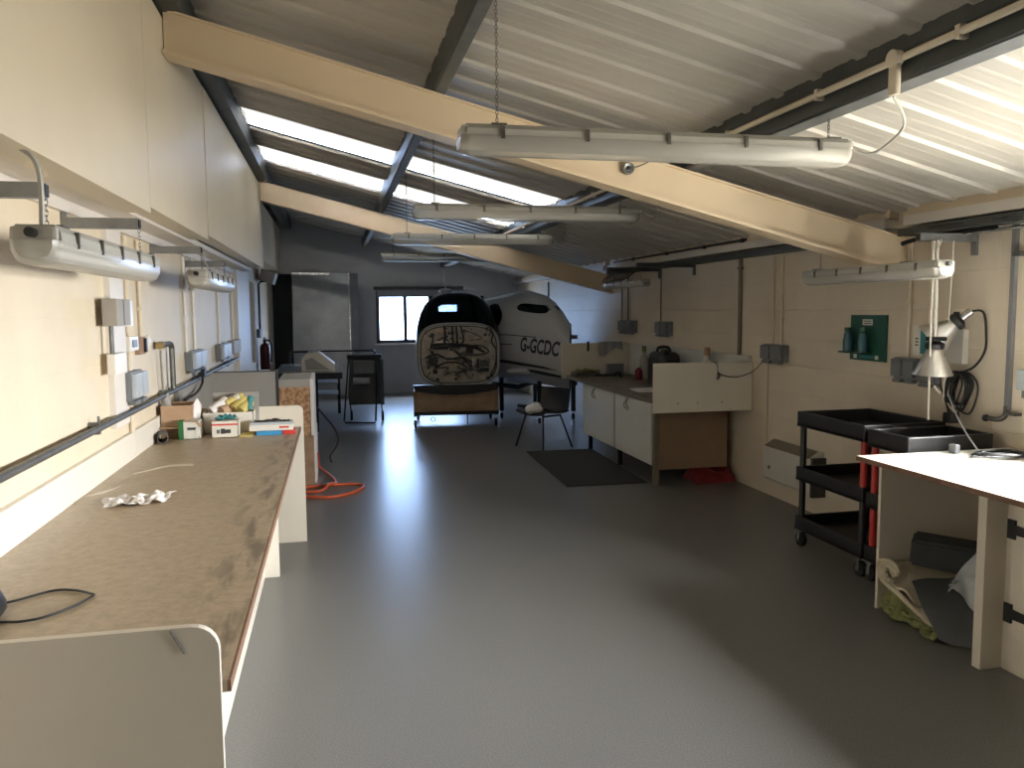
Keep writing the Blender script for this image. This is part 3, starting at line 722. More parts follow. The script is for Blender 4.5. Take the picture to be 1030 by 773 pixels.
# folding rolling trolley with fabric
t = T('rolling_trolley', 'black framed rolling trolley with dark fabric panels beside the far table', 'trolley', (.4, 11.7, 0))
g = G(); g.tube([(.13, 11.55, .02), (.53, 11.47, .02), (.55, 11.6, .03), (.60, 11.85, .95), (.20, 11.93, .95), (.11, 11.7, .03), (.13, 11.55, .02)], .013, 8); g.out('tube_frame', 'blackm', t, True)
g = G(); g.sheet(lambda u, v: (.19+.45*u+.012*math.sin(6*v), 11.80-.06*v+.01*math.sin(8*u+5*v), .95-.70*v), 10, 14, .012); g.out('fabric_panel', 'dark', t, True)
g = G(); g.box(.17, .66, 11.76, 11.84, .90, .97, bev=.015); g.out('top_pouch', 'black', t)
g = G(); g.box(.26, .55, 11.70, 11.73, .70, .88, bev=.006); g.out('mesh_pocket', 'sock', t)
g = G(); g.tube([(.25, 11.70, .60), (.48, 11.68, .60)], .048, 14); g.out('pale_roll', 'blind', t, True)
g = G(); g.sheet(lambda u, v: (.63+.05*u, 11.72+.04*math.sin(5*v)+.1*u, .90-.66*v), 6, 14, .008); g.out('side_cloth', 'ink', t, True)
for x, y in ((.22, 11.95), (.66, 11.80)):
    g = G(); g.lathe([(.02, -.016), (.07, -.016), (.075, -.008), (.075, .008), (.07, .016), (.02, .016)], (x, y, .076), 'x', 20); g.out('wheel', 'rubber', t, True)
    g = G(); g.tube([(x, y, .076), (x-.02, y-.05, .30)], .010, 6); g.out('fork', 'blackm', t)

# ------------------------------------------------------------------ cockpit section on its wheeled stand
PY = 10.9
def casterset(t, x, y, h, r=.05, mt='chrome'):
    w = G(); w.lathe([(.012, -.016), (r-.004, -.016), (r, -.008), (r, .008), (r-.004, .016), (.012, .016)], (x, y, r+.001), 'x', 18)
    w.out('caster_wheel', 'rubber', t, True)
    f = G(); f.box(x-.024, x-.019, y-.012, y+.014, r*.75, h); f.box(x+.019, x+.024, y-.012, y+.014, r*.75, h); f.box(x-.03, x+.03, y-.02, y+.045, h-.01, h)
    f.tube([(x-.03, y, r), (x+.03, y, r)], .007, 8)
    f.out('caster_fork', mt, t)
t = T('aircraft_stand', 'plywood boxed stand on castors under the cockpit section', 'stand', (1.61, PY, 0))
tStand = t
B(1.04, 2.18, PY, PY+.025, .215, .50).out('front_panel', 'ply', t)
g = G(); pts = [(1.03, .565), (1.05, .50), (1.2, .475), (1.4, .45), (1.61, .44), (1.82, .45), (2.02, .475), (2.17, .50), (2.19, .565)]
g.prism(pts+[(2.19, .58), (1.03, .58)], 'y', PY-.02, PY+.05); g.out('cradle', 'black', t)
B(1.03, 2.19, PY-.01, PY+.05, .165, .215).out('base_rail', 'black', t)
B(1.03, 1.07, PY, PY+.8, .165, .50).out('side_board', 'ply', t); B(2.15, 2.19, PY, PY+.8, .165, .50).out('side_board', 'ply', t)
B(1.03, 2.19, PY+.76, PY+.8, .165, .50).out('rear_board', 'ply', t)
for x, y in ((1.05, PY-.05), (2.15, PY+.02), (1.08, PY+.74), (2.13, PY+.72)):
    casterset(t, x, y, .165, .055)
for x, z in ((1.10, .46), (1.10, .36), (1.10, .26), (1.565, .47), (1.655, .47), (1.565, .38), (1.655, .38), (1.565, .29), (1.655, .29)):
    g = G(); g.lathe([(0, 0), (.010, 0), (.010, -.006), (0, -.006)], (x, PY, z), 'y', 8); g.out('bolt', 'brass', t)
g = G(); g.tube([(1.76, PY+.02, .17), (1.76, PY+.02, .03)], .008, 6); g.out('drop_pin', 'blackm', t)
g = G(); g.tube(arc((1.29, PY, .11), .03, 0, 2*pi, 12)[:-1], .004, 5, closed=True); g.out('drop_ring', 'blackm', t)

# superelliptic section ring, split top/bottom half heights
def ring(cx, zc, a, bt, bb, n, y, k=48, xo=None):
    r = []
    for i in range(k):
        th = 2*pi*i/k; c, s = math.cos(th), math.sin(th)
        x = a*math.copysign(abs(c)**(2/n), c); z = (bt if s > 0 else bb)*math.copysign(abs(s)**(2/n), s)
        r.append((cx+x, y, zc+z))
    return r
cxn = 1.655
tC = T('cockpit_section', 'nose-less white cockpit section with an open firewall full of wires', 'aircraft', (cxn, PY, .5))
secs = [(0.0, 1.0, .555, .405, .43, 3.6), (.06, 1.0, .568, .425, .44, 3.4), (.18, 1.02, .58, .53, .44, 3.0), (.34, 1.05, .59, .67, .45, 2.8), (.52, 1.08, .59, .755, .46, 2.6), (.68, 1.10, .585, .775, .46, 2.5), (.85, 1.10, .58, .77, .45, 2.5)]
K = 48
rings = [ring(cxn, zc_, a, bt, bb, n_, PY+d, K) for d, zc_, a, bt, bb, n_ in secs]
# hull: leave out the windscreen and side windows
glass = set(); 
for i in range(0, len(rings)-1):
    for j in range(K):
        th = (j+.5)/K*360
        if i in (1, 2, 3) and 16 < th < 164: glass.add((i, j))
        if i == 4 and (12 < th < 58 or 122 < th < 168): glass.add((i, j))
def patch(rings, sel, off=0, ctr=None):
    g = G(); cache = {}
    def v(i, j):
        j %= K
        if (i, j) not in cache:
            p = Vector(rings[i][j])
            cache[(i, j)] = g.b.verts.new(p)
        return cache[(i, j)]
    for i, j in sel: g.b.faces.new((v(i, j), v(i, j+1), v(i+1, j+1), v(i+1, j)))
    return g
allq = {(i, j) for i in range(len(rings)-1) for j in range(K)}
g = patch(rings, sorted(allq-glass)); solidify(g.b, geom=g.b.faces[:], thickness=.02); g.out('hull', 'plane', tC, True)
g = patch(rings, sorted(glass)); solidify(g.b, geom=g.b.faces[:], thickness=.008); g.out('canopy', 'canopy', tC, True)
# rear bulkhead with a slot
g = patch([[(cxn+(x-cxn)*.955, y, 1.05+(z-1.05)*.955) for x, y, z in r] for r in rings], sorted(allq-glass-{q for q in allq if q[0] == 0})); g.out('dark_cabin_shell', 'black', tC, True)  # added black inner shell, the cabin's shade put into its colour
g = G(); y = PY+.86
def slab(x0, x1, z0, z1): g.box(x0, x1, y-.03, y-.01, z0, z1)
slab(1.13, 2.18, .70, 1.575); slab(1.18, 1.40, 1.575, 1.67); slab(1.71, 1.97, 1.575, 1.67); slab(2.05, 2.12, 1.575, 1.67); slab(1.25, 2.06, 1.67, 1.80)
g.out('rear_bulkhead', 'black', tC)
# firewall
def scale_ring(r, k, y): return [(cxn+(x-cxn)*k, y, 1.0+(z-1.0)*k) for x, _, z in r]
g = G(); g.loft([scale_ring(rings[0], .965, PY+.012), scale_ring(rings[0], .965, PY+.035)]); g.out('firewall', 'fire', tC)
rim = [Vector(p) for p in rings[0]]
g = G(); g.tube([(p.x, PY+.0, p.z) for p in rim], .010, 6, closed=True); g.out('rim_seal', 'sock', tC, True)
g = G(); g.tube([(cxn+(p.x-cxn)*.93, PY+.004, 1.0+(p.z-1.0)*.925) for p in rim], .008, 6, closed=True); g.out('rim_loom', 'black', tC, True)
rnd = random.Random(11)
def wire(pts, r, m='black'):
    g = G(); g.tube(smoothpath(pts, 5), r, 5); g.out('wire', m, tC, True)
fy = PY-.004
wire([(1.28, fy, 1.12), (1.45, fy-.02, 1.135), (1.70, fy-.03, 1.125), (1.92, fy-.02, 1.09)], .016)
wire([(1.27, fy, 1.09), (1.5, fy-.025, 1.10), (1.8, fy-.02, 1.10), (2.0, fy, 1.02)], .014)
wire([(1.46, fy, 1.38), (1.47, fy-.02, 1.27), (1.46, fy-.02, 1.13)], .018)
wire([(1.57, fy, 1.38), (1.57, fy-.02, 1.25), (1.58, fy-.02, 1.12)], .013)
wire([(1.62, fy, 1.385), (1.63, fy-.02, 1.24), (1.63, fy-.02, 1.12)], .016)
wire([(1.68, fy, 1.38), (1.70, fy-.02, 1.30), (1.72, fy-.02, 1.20), (1.69, fy-.02, 1.12)], .014)
wire([(1.68, fy, 1.33), (1.82, fy-.02, 1.29), (1.97, fy-.01, 1.21), (1.80, fy-.02, 1.18)], .006)
wire([(1.75, fy, 1.10), (1.95, fy-.02, 1.11), (2.06, fy-.02, 1.03), (1.94, fy-.02, .985), (1.75, fy, .99)], .009)
wire([(2.08, fy, 1.34), (2.12, fy-.02, 1.27), (2.10, fy-.02, 1.16), (2.16, fy-.02, 1.05), (2.15, fy-.01, .85), (2.08, fy, .7)], .012)
wire([(2.03, fy, 1.30), (2.06, fy-.02, 1.36), (2.10, fy-.02, 1.31), (2.06, fy-.02, 1.24)], .009)
wire([(1.20, fy, .95), (1.35, fy-.02, 1.0), (1.5, fy-.03, .93), (1.7, fy-.02, .95), (1.85, fy, .87)], .012)
wire([(1.35, fy, .82), (1.45, fy-.02, .88), (1.62, fy-.03, .885), (1.76, fy-.02, .82)], .011)
wire([(1.55, fy, 1.08), (1.66, fy-.03, .98), (1.75, fy-.03, .90), (1.86, fy, .80)], .010)
wire([(1.25, fy, 1.25), (1.31, fy-.02, 1.21), (1.27, fy-.02, 1.05), (1.36, fy-.02, .92), (1.30, fy, .75)], .010)
wire([(1.36, fy, 1.17), (1.44, fy-.02, 1.22), (1.52, fy-.02, 1.17)], .010)
for k in range(16):
    x = rnd.uniform(1.22, 2.05); z = rnd.uniform(.68, 1.12)
    wire([(x, fy, z), (x+rnd.uniform(-.1, .1), fy-.03, z+rnd.uniform(-.08, .08)), (x+rnd.uniform(-.2, .2), fy-.02, z+rnd.uniform(-.12, .12))], rnd.choice((.006, .008, .010)), rnd.choice(('black', 'black', 'dark', 'dkgalv')))
for x, z, w, h, m in ((1.42, 1.31, .15, .04, 'card'), (1.42, 1.165, .17, .022, 'soffit'), (1.40, 1.08, .22, .04, 'black'), (1.60, 1.11, .10, .05, 'black'), (1.80, 1.05, .10, .09, 'black'),
                      (1.85, .86, .03, .14, 'sockl'), (1.91, .86, .03, .13, 'black'), (1.60, .86, .02, .09, 'brass'), (1.78, .85, .03, .10, 'sock'), (2.0, .86, .12, .07, 'ink'), (2.0, .78, .12, .05, 'black'),
                      (1.29, .90, .09, .11, 'black'), (1.33, .76, .06, .06, 'black'), (1.30, 1.26, .05, .05, 'ink'), (1.24, .82, .04, .05, 'black'), (1.72, .78, .06, .05, 'black'), (1.50, .74, .04, .04, 'black')):
    B(x-w/2, x+w/2, PY-.025, PY+.012, z-h/2, z+h/2, bev=.005).out('component', m, tC)
for k in range(52):
    x = rnd.uniform(1.2, 2.1); z = rnd.uniform(.64, 1.36)
    g = G(); rr = rnd.choice((.012, .016, .022, .03)); g.lathe([(0, 0), (rr, 0), (rr*.9, -.02), (0, -.022)], (x, PY+.012, z), 'y', 10); g.out('grommet', rnd.choice(('black', 'ink', 'dkgalv', 'brass')), tC)
g = G(); g.lathe([(0, 0), (.016, 0), (.012, -.02), (0, -.022)], (1.19, PY+.01, 1.055), 'y', 10); g.out('brass_plug', 'brass', tC)
g = G(); g.ball((1.50, PY+.66, 1.875), (.10, .09, .028), 8); g.out('antenna_base', 'plane', tC, True)
g = G(); g.tube([(1.50, PY+.66, 1.89), (1.47, PY+.65, 2.16)], [.010, .005], 8); g.out('antenna', 'wpvc', tC, True)

# ------------------------------------------------------------------ second fuselage with registration
o0 = Vector((1.98, 12.95, 0)); o1 = Vector((3.20, 10.80, 0))
ax = (o1-o0).normalized(); side = Vector((ax.y, -ax.x, 0))     # side points to the camera-facing flank
if side.y > 0: side = -side
LF = (o1-o0).length
FS = [(.1, 1.02, .33, .36, .42, 2.2), (.45, 1.06, .47, .52, .54, 2.3), (.8, 1.08, .54, .68, .57, 2.4), (1.2, 1.08, .55, .74, .57, 2.4), (1.6, 1.08, .54, .79, .56, 2.3), (1.95, 1.07, .51, .73, .55, 2.2), (2.15, 1.04, .48, .66, .53, 2.2), (2.32, 1.0, .44, .57, .51, 2.2), (LF, .96, .40, .44, .48, 2.2)]
S0 = .1
def skew(s): return .95*max(0, min(1, (s-1.5)/(LF-1.5)))
def fsec(s):
    for q in range(len(FS)-1):
        a, b = FS[q], FS[q+1]
        if s <= b[0] or q == len(FS)-2:
            t_ = (s-a[0])/(b[0]-a[0]); return [a[m]+(b[m]-a[m])*t_ for m in range(6)]
def fpt(s, th, off=0):
    _, zc_, a, bt, bb, n_ = fsec(s); c, q = math.cos(th), math.sin(th)
    u = (a+off)*math.copysign(abs(c)**(2/n_), c); z = ((bt if q > 0 else bb)+off)*math.copysign(abs(q)**(2/n_), q)
    p = o0+ax*(s+skew(s)*u)+side*u; return (p.x, p.y, zc_+z)
def fside(S_, z, off=.003):
    s_ = S_
    for _i in range(30):
        _, zc_, a, bt, bb, n_ = fsec(min(max(s_, S0), LF)); b = bt if z > zc_ else bb
        q = min(abs(z-zc_)/b, .985); u = a*(1-q**n_)**(1/n_)
        s_ = .5*s_+.5*(S_-skew(s_)*u)
    p = o0+ax*S_+side*(u+off); return (p.x, p.y, z)
tF = T('fuselage_section', 'white tail fuselage section lettered with a registration beside the cockpit section', 'aircraft', tuple(o0+ax*1.2)[:2]+(.45,))
ss = [S0+i*(LF-S0)/30 for i in range(31)]
rings = [[fpt(s, 2*pi*j/64) for j in range(64)] for s in ss]
g = G(); g.loft(rings, cap=False); solidify(g.b, geom=g.b.faces[:], thickness=.018); g.out('hull', 'plane', tF, True)
g = G(); g.loft([[fpt(LF-.10, 2*pi*j/64, -.02) for j in range(64)], [fpt(LF-.08, 2*pi*j/64, -.02) for j in range(64)]]); g.out('tail_bulkhead', 'ink', tF)
g = G(); g.tube([fpt(LF+.004, 2*pi*j/64, -.008) for j in range(64)], .014, 6, closed=True); g.out('end_rim', 'ink', tF, True)
g = G(); p = o0+ax*(LF+.05); g.lathe([(0, 0), (.13, 0), (.13, .05), (0, .06)], (p.x-.02, p.y+.15, 1.18), 'z', 20, rot=None); g.out('tail_fitting', 'blind', tF, True)
def fpatch(outline, off=.004, n=14):
    # outline: list of (s, ztop, zbottom)
    g = G(); vs = [[g.b.verts.new(fside(s, zb+(zt-zb)*k/n, off)) for k in range(n+1)] for s, zt, zb in outline]
    for i in range(len(vs)-1):
        for k in range(n): g.b.faces.new((vs[i][k], vs[i][k+1], vs[i+1][k+1], vs[i+1][k]))
    solidify(g.b, geom=g.b.faces[:], thickness=.003)
    return g
def lens(s0, s1, z0, z1, hh, n=18, pw=.45):
    r = []
    for i in range(n+1):
        t_ = i/n; h = hh*max((1-(2*t_-1)**4), 0)**pw+.001; z = z0+(z1-z0)*t_; r.append((s0+(s1-s0)*t_, z+h, z-h))
    return r
fpatch(lens(1.82, 2.38, 1.635, 1.58, .055)).out('rear_window', 'canopy', tF, True)
fpatch([(1.24, 1.66, 1.18), (1.32, 1.68, 1.20), (1.42, 1.67, 1.26), (1.52, 1.60, 1.32), (1.58, 1.54, 1.40), (1.60, 1.48, 1.46)]).out('door_window', 'canopy', tF, True)
def strip(pts, h): return fpatch([(s, z+h, z-h) for s, z in pts], .003, 2)
strip([(1.4, 1.24), (1.8, 1.24), (2.3, 1.215)], .006).out('pinstripe', 'planel', tF)
strip([(1.4, 1.11), (1.85, 1.105)], .006).out('pinstripe', 'planel', tF)
fpatch([(1.35, .90, .86), (1.8, .875, .83), (2.4, .82, .785), (2.62, .772, .768)], .003, 2).out('stripe', 'planel', tF)
fpatch([(1.9, .78, .76), (2.3, .755, .70), (2.65, .70, .67), (2.76, .675, .672)], .003, 2).out('stripe', 'planel', tF)
def letter_mesh(txt, s0, z0, s1, z1, hgt):
    cu = bpy.data.curves.new('reg', 'FONT'); cu.body = txt; cu.size = 1; cu.shear = .22; cu.offset = .028
    to = bpy.data.objects.new('reg_tmp', cu); COL.objects.link(to)
    bpy.context.view_layer.update()
    me = bpy.data.meshes.new_from_object(to.evaluated_get(bpy.context.evaluated_depsgraph_get()))
    COL.objects.unlink(to); bpy.data.objects.remove(to)
    bm = bmesh.new(); bm.from_mesh(me); bpy.data.meshes.remove(me)
    bmesh.ops.triangulate(bm, faces=bm.faces[:])
    xs_ = [v.co.x for v in bm.verts]; ys_ = [v.co.y for v in bm.verts]
    a, b, c, d = min(xs_), max(xs_), min(ys_), max(ys_)
    for v in bm.verts:
        u = (v.co.x-a)/(b-a); w = (v.co.y-c)/(d-c)
        s = s0+(s1-s0)*u; z = z0+(z1-z0)*u+hgt*(w-.5)
        v.co = Vector(fside(s, z, .005))
    g = G(); g.b.free(); g.b = bm; return g
letter_mesh('G-GCDC', 2.02, 1.12, 2.70, 1.06, .205).out('registration_lettering', 'planel', tF)
# dark stand below
t = T('fuselage_stand', 'dark wheeled stand under the lettered fuselage section', 'stand', (2.75, 11.7, 0))
g = G(); g.tube([fside(1.62+.84*i/12, 1.46-.26*i/12, .004) for i in range(13)], .010, 6); g.out('crease', 'plane', tF, True)
for s, w in ((1.4, .5), (2.2, .40)):
    p = o0+ax*s
    for k in (-1, 1):
        q = p+side*(.34*k); B(q.x-.03, q.x+.03, q.y-.03, q.y+.03, .12, .60).out('post', 'black', t)
        casterset(t, q.x, q.y, .12, .045)
    a, b = p-side*w, p+side*w
    g = G(); g.tube([(a.x, a.y, .52), (p.x, p.y, .44), (b.x, b.y, .52)], .035, 8); g.out('cradle', 'black', t)
a, b = o0+ax*1.4, o0+ax*2.2
g = G(); g.tube([(a.x, a.y, .16), (b.x, b.y, .16)], .03, 8); g.out('long_rail', 'black', t)
# bright wing stub fairing low on the flank
p = fside(1.95, .74); g = G(); g.ball((p[0]-.02, p[1]-.02, .73), (.20, .14, .06), 12); g.out('wing_fairing', 'plane', tF, True)

tC.rotation_euler.z = R(-6.5); tStand.rotation_euler.z = R(-6.5)
# ------------------------------------------------------------------ chair and mat
S(B(2.04, 2.80, 6.88, 8.72, .0005, .009, rot=Matrix.Rotation(R(-2), 3, 'Z')), 'rubber_mat', 'matr', 'dark rubber mat lying on the floor in front of the cupboards', 'mat')
t = T('stacking_chair', 'black plastic shell chair with thin metal legs before the lettered fuselage', 'chair', (2.35, 9.02, 0), R(117))
def shell(u, v):
    x = (u-.5)*.50
    pr = [(.21, .385), (.19, .405), (.08, .40), (-.08, .385), (-.17, .40), (-.215, .46), (-.235, .56), (-.25, .68)]
    f = v*(len(pr)-1); i = min(int(f), len(pr)-2); w = f-i
    y = pr[i][0]*(1-w)+pr[i+1][0]*w; z = pr[i][1]*(1-w)+pr[i+1][1]*w
    c = (2*u-1)**2
    if v < .62: z += .028*c
    else: y += .05*c; x *= 1-.06*(v-.62)
    return (x, y, z)
g = G(); g.sheet(shell, 16, 28, .008); g.out('seat_shell', 'black', t, True, local=True)
for sx in (-1, 1):
    g = G(); g.tube([(sx*.15, .14, .385), (sx*.24, .22, .004)], .011, 8); g.out('leg', 'blackm', t, local=True)
    g = G(); g.tube([(sx*.15, -.12, .385), (sx*.25, -.22, .004)], .011, 8); g.out('leg', 'blackm', t, local=True)
    g = G(); g.tube([(sx*.15, .14, .378), (sx*.15, -.12, .378)], .011, 8); g.out('seat_rail', 'blackm', t, local=True)
g = G(); g.ball((2.19, 8.95, .455), (.075, .085, .055), 10); g.ball((2.25, 9.0, .47), (.07, .06, .06), 10); g.ball((2.23, 8.92, .45), (.09, .05, .045), 10); S(g, 'white_cloth', 'paper', 'bundled white cloth lying on the seat of the black chair', 'cloth', smooth=True)

# ------------------------------------------------------------------ kitchen style counter on the right
t = T('cupboard_unit', 'pale two door cupboard unit on dark legs with a brown end panel', 'cabinet', (3.15, 7.75, 0))
cx0, cx1, cy0, cy1 = 2.79, 3.50, 6.76, 8.86
g = G(); g.box(cx0+.02, cx1, cy0+.03, cy1, .17, .19); g.box(cx1-.02, cx1, cy0+.03, cy1, .17, .75); g.box(cx0+.02, cx1, cy1-.03, cy1, .17, .75); g.box(cx0+.03, cx1, 7.765, 7.785, .17, .75)
g.out('carcass', 'cabinet', t)
B(cx0, 3.50, cy0, cy0+.025, .14, .70).out('end_panel', 'brownpanel', t)
B(cx0-.004, cx0+.04, cy0-.01, cy0+.035, .001, .75).out('leg', 'grille', t)
B(cx0+.02, cx0+.06, 7.745, 7.785, .001, .18).out('leg', 'blackm', t)
B(cx0+.02, cx0+.06, 8.72, 8.76, .001, .18).out('leg', 'blackm', t)
B(cx0+.0, cx0+.02, 7.755, 7.795, .17, .75).out('mid_stile', 'grille', t)
for ya, yb, yh in ((6.80, 7.755, 7.40), (7.795, 8.84, 8.42)):
    d = B(cx0-.018, cx0, ya, yb, .18, .742, bev=.003).out('door', 'cabinet', t)
    for k in (-1, 1):
        pts = [(cx0-.020, yh+k*.03+.02*math.sin(pi*i/8*2)*k, .62+.11*(i/8)) for i in range(9)]
        g = G(); g.tube([(p[0]-.02*math.sin(pi*i/8), p[1], p[2]) for i, p in enumerate(pts)], .0055, 6); g.out('handle', 'chrome', d, True)
S(B(2.755, XR-.03, 6.51, 9.45, .752, .790, bev=.004), 'counter_worktop', 'wtop', 'brown edged worktop on the pale cupboard unit', 'worktop')
B0 = S(B(XR-.03, XR-.002, 6.51, 10.4, .79, 1.17), 'backsplash', 'cabinet', 'long pale splash board along the wall behind the cupboard worktop', 'board')
t = T('end_screen', 'large white upright board at the near end of the cupboard worktop', 'board', (3.17, 6.63, .68))
B(2.665, 3.59, 6.48, 6.505, .695, 1.125, bev=.003).out('board', 'white', t)
for x in (2.95, 3.13, 3.36):
    g = G(); g.lathe([(0, 0), (.006, 0), (.006, -.003), (0, -.003)], (x-.06, 6.48, .775), 'y', 8); g.out('screw', 'dkgalv', t)
t = T('wire_lead', 'thin dark wire hanging over the white upright board towards a wall socket', 'wire', (3.3, 6.47, 1.0))
g = G(); g.tube(smoothpath([(3.21, 6.49, 1.128), (3.245, 6.47, 1.11), (3.255, 6.47, 1.03), (3.25, 6.47, .975), (3.27, 6.47, 1.0), (3.255, 6.47, 1.04), (3.30, 6.47, 1.01), (3.42, 6.47, .99), (3.55, 6.47, 1.02), (3.592, 6.40, 1.08), (3.583, 6.25, 1.17)]), .0035, 5); g.out('cord', 'ink', t, True)
t = T('end_screen', 'smaller white upright board at the far end of the cupboard worktop by the fuselage', 'board', (3.0, 9.5, .75))
B(2.70, 3.56, 9.47, 9.495, .75, 1.18, bev=.003).out('board', 'cwhite', t)
B(3.02, 3.045, 9.455, 9.47, 1.08, 1.20).out('clamp', 'black', t)
S(crumple((3.40, 9.40, .95), .20, .05, .10, 0, 4, .004), 'grey_cloth', 'greyboard', 'grey cloth hanging at the far corner above the worktop', 'cloth') if False else None
t = T('hanging_cloth', 'grey cloth hung over the far white board by the splash board', 'cloth', (3.28, 9.45, 1.02))
g = G(); g.sheet(lambda u, v: (3.17+.30*u, 9.462-.018*math.sin(9*u)**2-.01*v, 1.192-.16*v*(.8+.3*math.sin(5*u+1))), 16, 8, .004); g.out('cloth', 'blind', t, True)
S(B(3.20, 3.40, 9.20, 9.30, .791, .935, bev=.006), 'grey_box', 'sock', 'dark grey box at the far end of the cupboard worktop', 'box')
t = T('clutter_tray', 'low dark tray of clutter at the far end of the cupboard worktop', 'tray', (2.93, 9.30, .791))
B(2.80, 3.10, 9.2, 9.42, .791, .835, bev=.005).out('tray', 'gpaper', t); g = crumple((2.95, 9.30, .835), .26, .18, .05, .1, 8, .003); g.out('clutter', 'olive', t, True)
t = T('hand_tool', 'black hand tool lying on the worktop before the grey box', 'tool', (3.2, 9.1, .791))
g = G(); g.tube([(3.02, 9.15, .806), (3.20, 9.12, .812), (3.27, 9.10, .82)], [.012, .016, .028], 10); g.ball((3.29, 9.09, .825), (.045, .035, .032), 8); g.out('body', 'black', t, True)
g = G(); g.tube([(3.28, 9.09, .83), (3.30, 9.02, .80)], .014, 8); g.out('grip', 'rubber', t)
def bottle(x, y, z, r, h, label, m, mc, name='spray_bottle', cat='bottle'):
    t = T(name, label, cat, (x, y, z))
    g = G(); g.lathe([(0, 0), (r, .0), (r, h*.55), (r*.85, h*.68), (r*.4, h*.76), (r*.4, h*.82), (0, h*.82)], (x, y, z), 'z', 18); g.out('body', m, t, True)
    g = G(); g.lathe([(0, 0), (r*.5, 0), (r*.5, h*.16), (r*.35, h*.18), (0, h*.18)], (x, y, z+h*.82), 'z', 14); g.out('cap', mc, t, True)
    return t
bottle(3.36, 8.62, .791, .042, .17, 'small red capped bottle standing mid worktop', 'redbag', 'sticker')
bottle(3.44, 8.66, .791, .05, .38, 'tall pale bottle with olive stripe beside the red bottle', 'greyboard', 'olive')
bottle(3.48, 7.15, .791, .06, .43, 'pale spray bottle with brown top behind the white upright board', 'sticker', 'card')
t = T('jerry_can', 'black plastic jerry can with a capped neck on the cupboard worktop', 'can', (3.34, 7.95, .791))
g = G(); g.loft([[(3.34+.13*math.copysign(abs(math.cos(a))**.6, math.cos(a))*k, 7.85+.20*math.copysign(abs(math.sin(a))**.6, math.sin(a))*k, z) for a in [2*pi*j/28 for j in range(28)]] for z, k in ((.791, .93), (.81, 1), (1.07, 1), (1.12, .93), (1.145, .75))]); g.out('body', 'black', t, True)
g = G(); g.tube(smoothpath([(3.26, 7.85, 1.13), (3.28, 7.85, 1.19), (3.38, 7.85, 1.19), (3.41, 7.85, 1.13)]), .016, 8); g.out('handle', 'black', t, True)
g = G(); g.lathe([(0, 0), (.035, 0), (.035, .05), (0, .05)], (3.27, 7.68, 1.13), 'z', 14); g.out('cap', 'rubber', t, True)
t = T('paper_stack', 'white papers lying on the worktop behind the near upright board', 'papers', (2.98, 7.45, .791))
for k in range(3): B(2.86+.02*k, 3.10+.02*k, 7.30+.03*k, 7.58+.03*k, .791+.003*k, .7935+.003*k, rot=Matrix.Rotation(R(8*k-6), 3, 'Z')).out('sheet', 'paper', t)
t = T('red_bag', 'crumpled red fabric bag on the floor under the cupboard end panel', 'bag', (3.3, 6.85, 0))
g = G(); g.sheet(lambda u, v: (3.19+.38*u, 6.70+.34*v, .002+.17*max(math.sin(pi*u), 0)**.3*max(math.sin(pi*v), 0)**.3*(.8+.25*math.sin(7*u+3*v)+.1*math.sin(19*v+8*u))), 24, 20, .006); g.out('bag_body', 'redbag', t, True)
g = G(); g.tube(smoothpath([(3.27, 6.74, .13), (3.34, 6.68, .11), (3.43, 6.68, .09), (3.51, 6.74, .13)]), .012, 6); g.out('strap', 'redbag', t, True)

# ------------------------------------------------------------------ right wall services
gr = 'grey weatherproof sockets on the wall by the cupboards'
socket(5.92, 6.24, 1.15, 1.29, 'R', 'grey double socket between the white board and the green panel', gr)
socket(8.22, 8.56, 1.30, 1.45, 'R', 'grey socket above the jerry can', gr)
socket(9.27, 9.77, 1.30, 1.45, 'R', 'grey double socket nearest the lettered fuselage', gr)
socket(4.37, 4.59, 1.13, 1.27, 'R', 'large grey double socket under the strip light, nearer the green panel', gr)
socket(4.22, 4.35, 1.12, 1.27, 'R', 'grey single socket behind the hanging reflector lamp', gr, double=False)
t = T('wall_box', 'blue grey box low beside the tall grey conduit at the picture edge', 'box', (XR-.04, 3.62, 1.12))
B(XR-.07, XR-.001, 3.36, 3.605, 1.15, 1.26, bev=.006).out('box_body', 'sockl', t); B(XR-.06, XR-.01, 3.39, 3.575, 1.11, 1.15).out('lower_lip', 'sock', t)
gv = 'vertical conduits on the cupboard wall'
vpipe(6.15, 1.29, 2.02, .010, 'pvc', 'wall_conduit', 'thin conduit above the double socket, nearer the green panel', group=gv, side='R', clips=(1.5, 1.9))
vpipe(6.10-.02+.12+.03, .45, 1.15, .008, 'pvc', 'wall_conduit', 'thin conduit below the double socket down to the white heater', group=gv, side='R')
vpipe(6.02, 1.29, 2.02, .010, 'pvc', 'wall_conduit', 'second thin conduit above the double socket, nearer the reflector lamps', group=gv, side='R', clips=(1.5,))
vpipe(6.71, 1.17, 2.05, .018, 'grille', 'wall_conduit', 'thick dark conduit above the white upright board', group=gv, side='R', clips=(1.95,))
vpipe(8.54, 1.45, 2.05, .008, 'dkgalv', 'wall_conduit', 'thin dark conduit above the socket over the jerry can', group=gv, side='R')
vpipe(9.58, 1.45, 2.0, .008, 'dkgalv', 'wall_conduit', 'nearer thin conduit above the double socket by the fuselage', group=gv, side='R')
vpipe(9.80, 1.45, 2.0, .008, 'dkgalv', 'wall_conduit', 'farther thin conduit above the double socket by the fuselage', group=gv, side='R')
vpipe(4.51, 1.265, 2.09, .012, 'pvc', 'wall_conduit', 'cream conduit above the large socket near the teal label', group=gv, side='R', clips=(1.62,))
vpipe(4.325, 1.27, 2.09, .012, 'pvc', 'wall_conduit', 'cream conduit behind the hanging white rope', group=gv, side='R', clips=(1.6,))
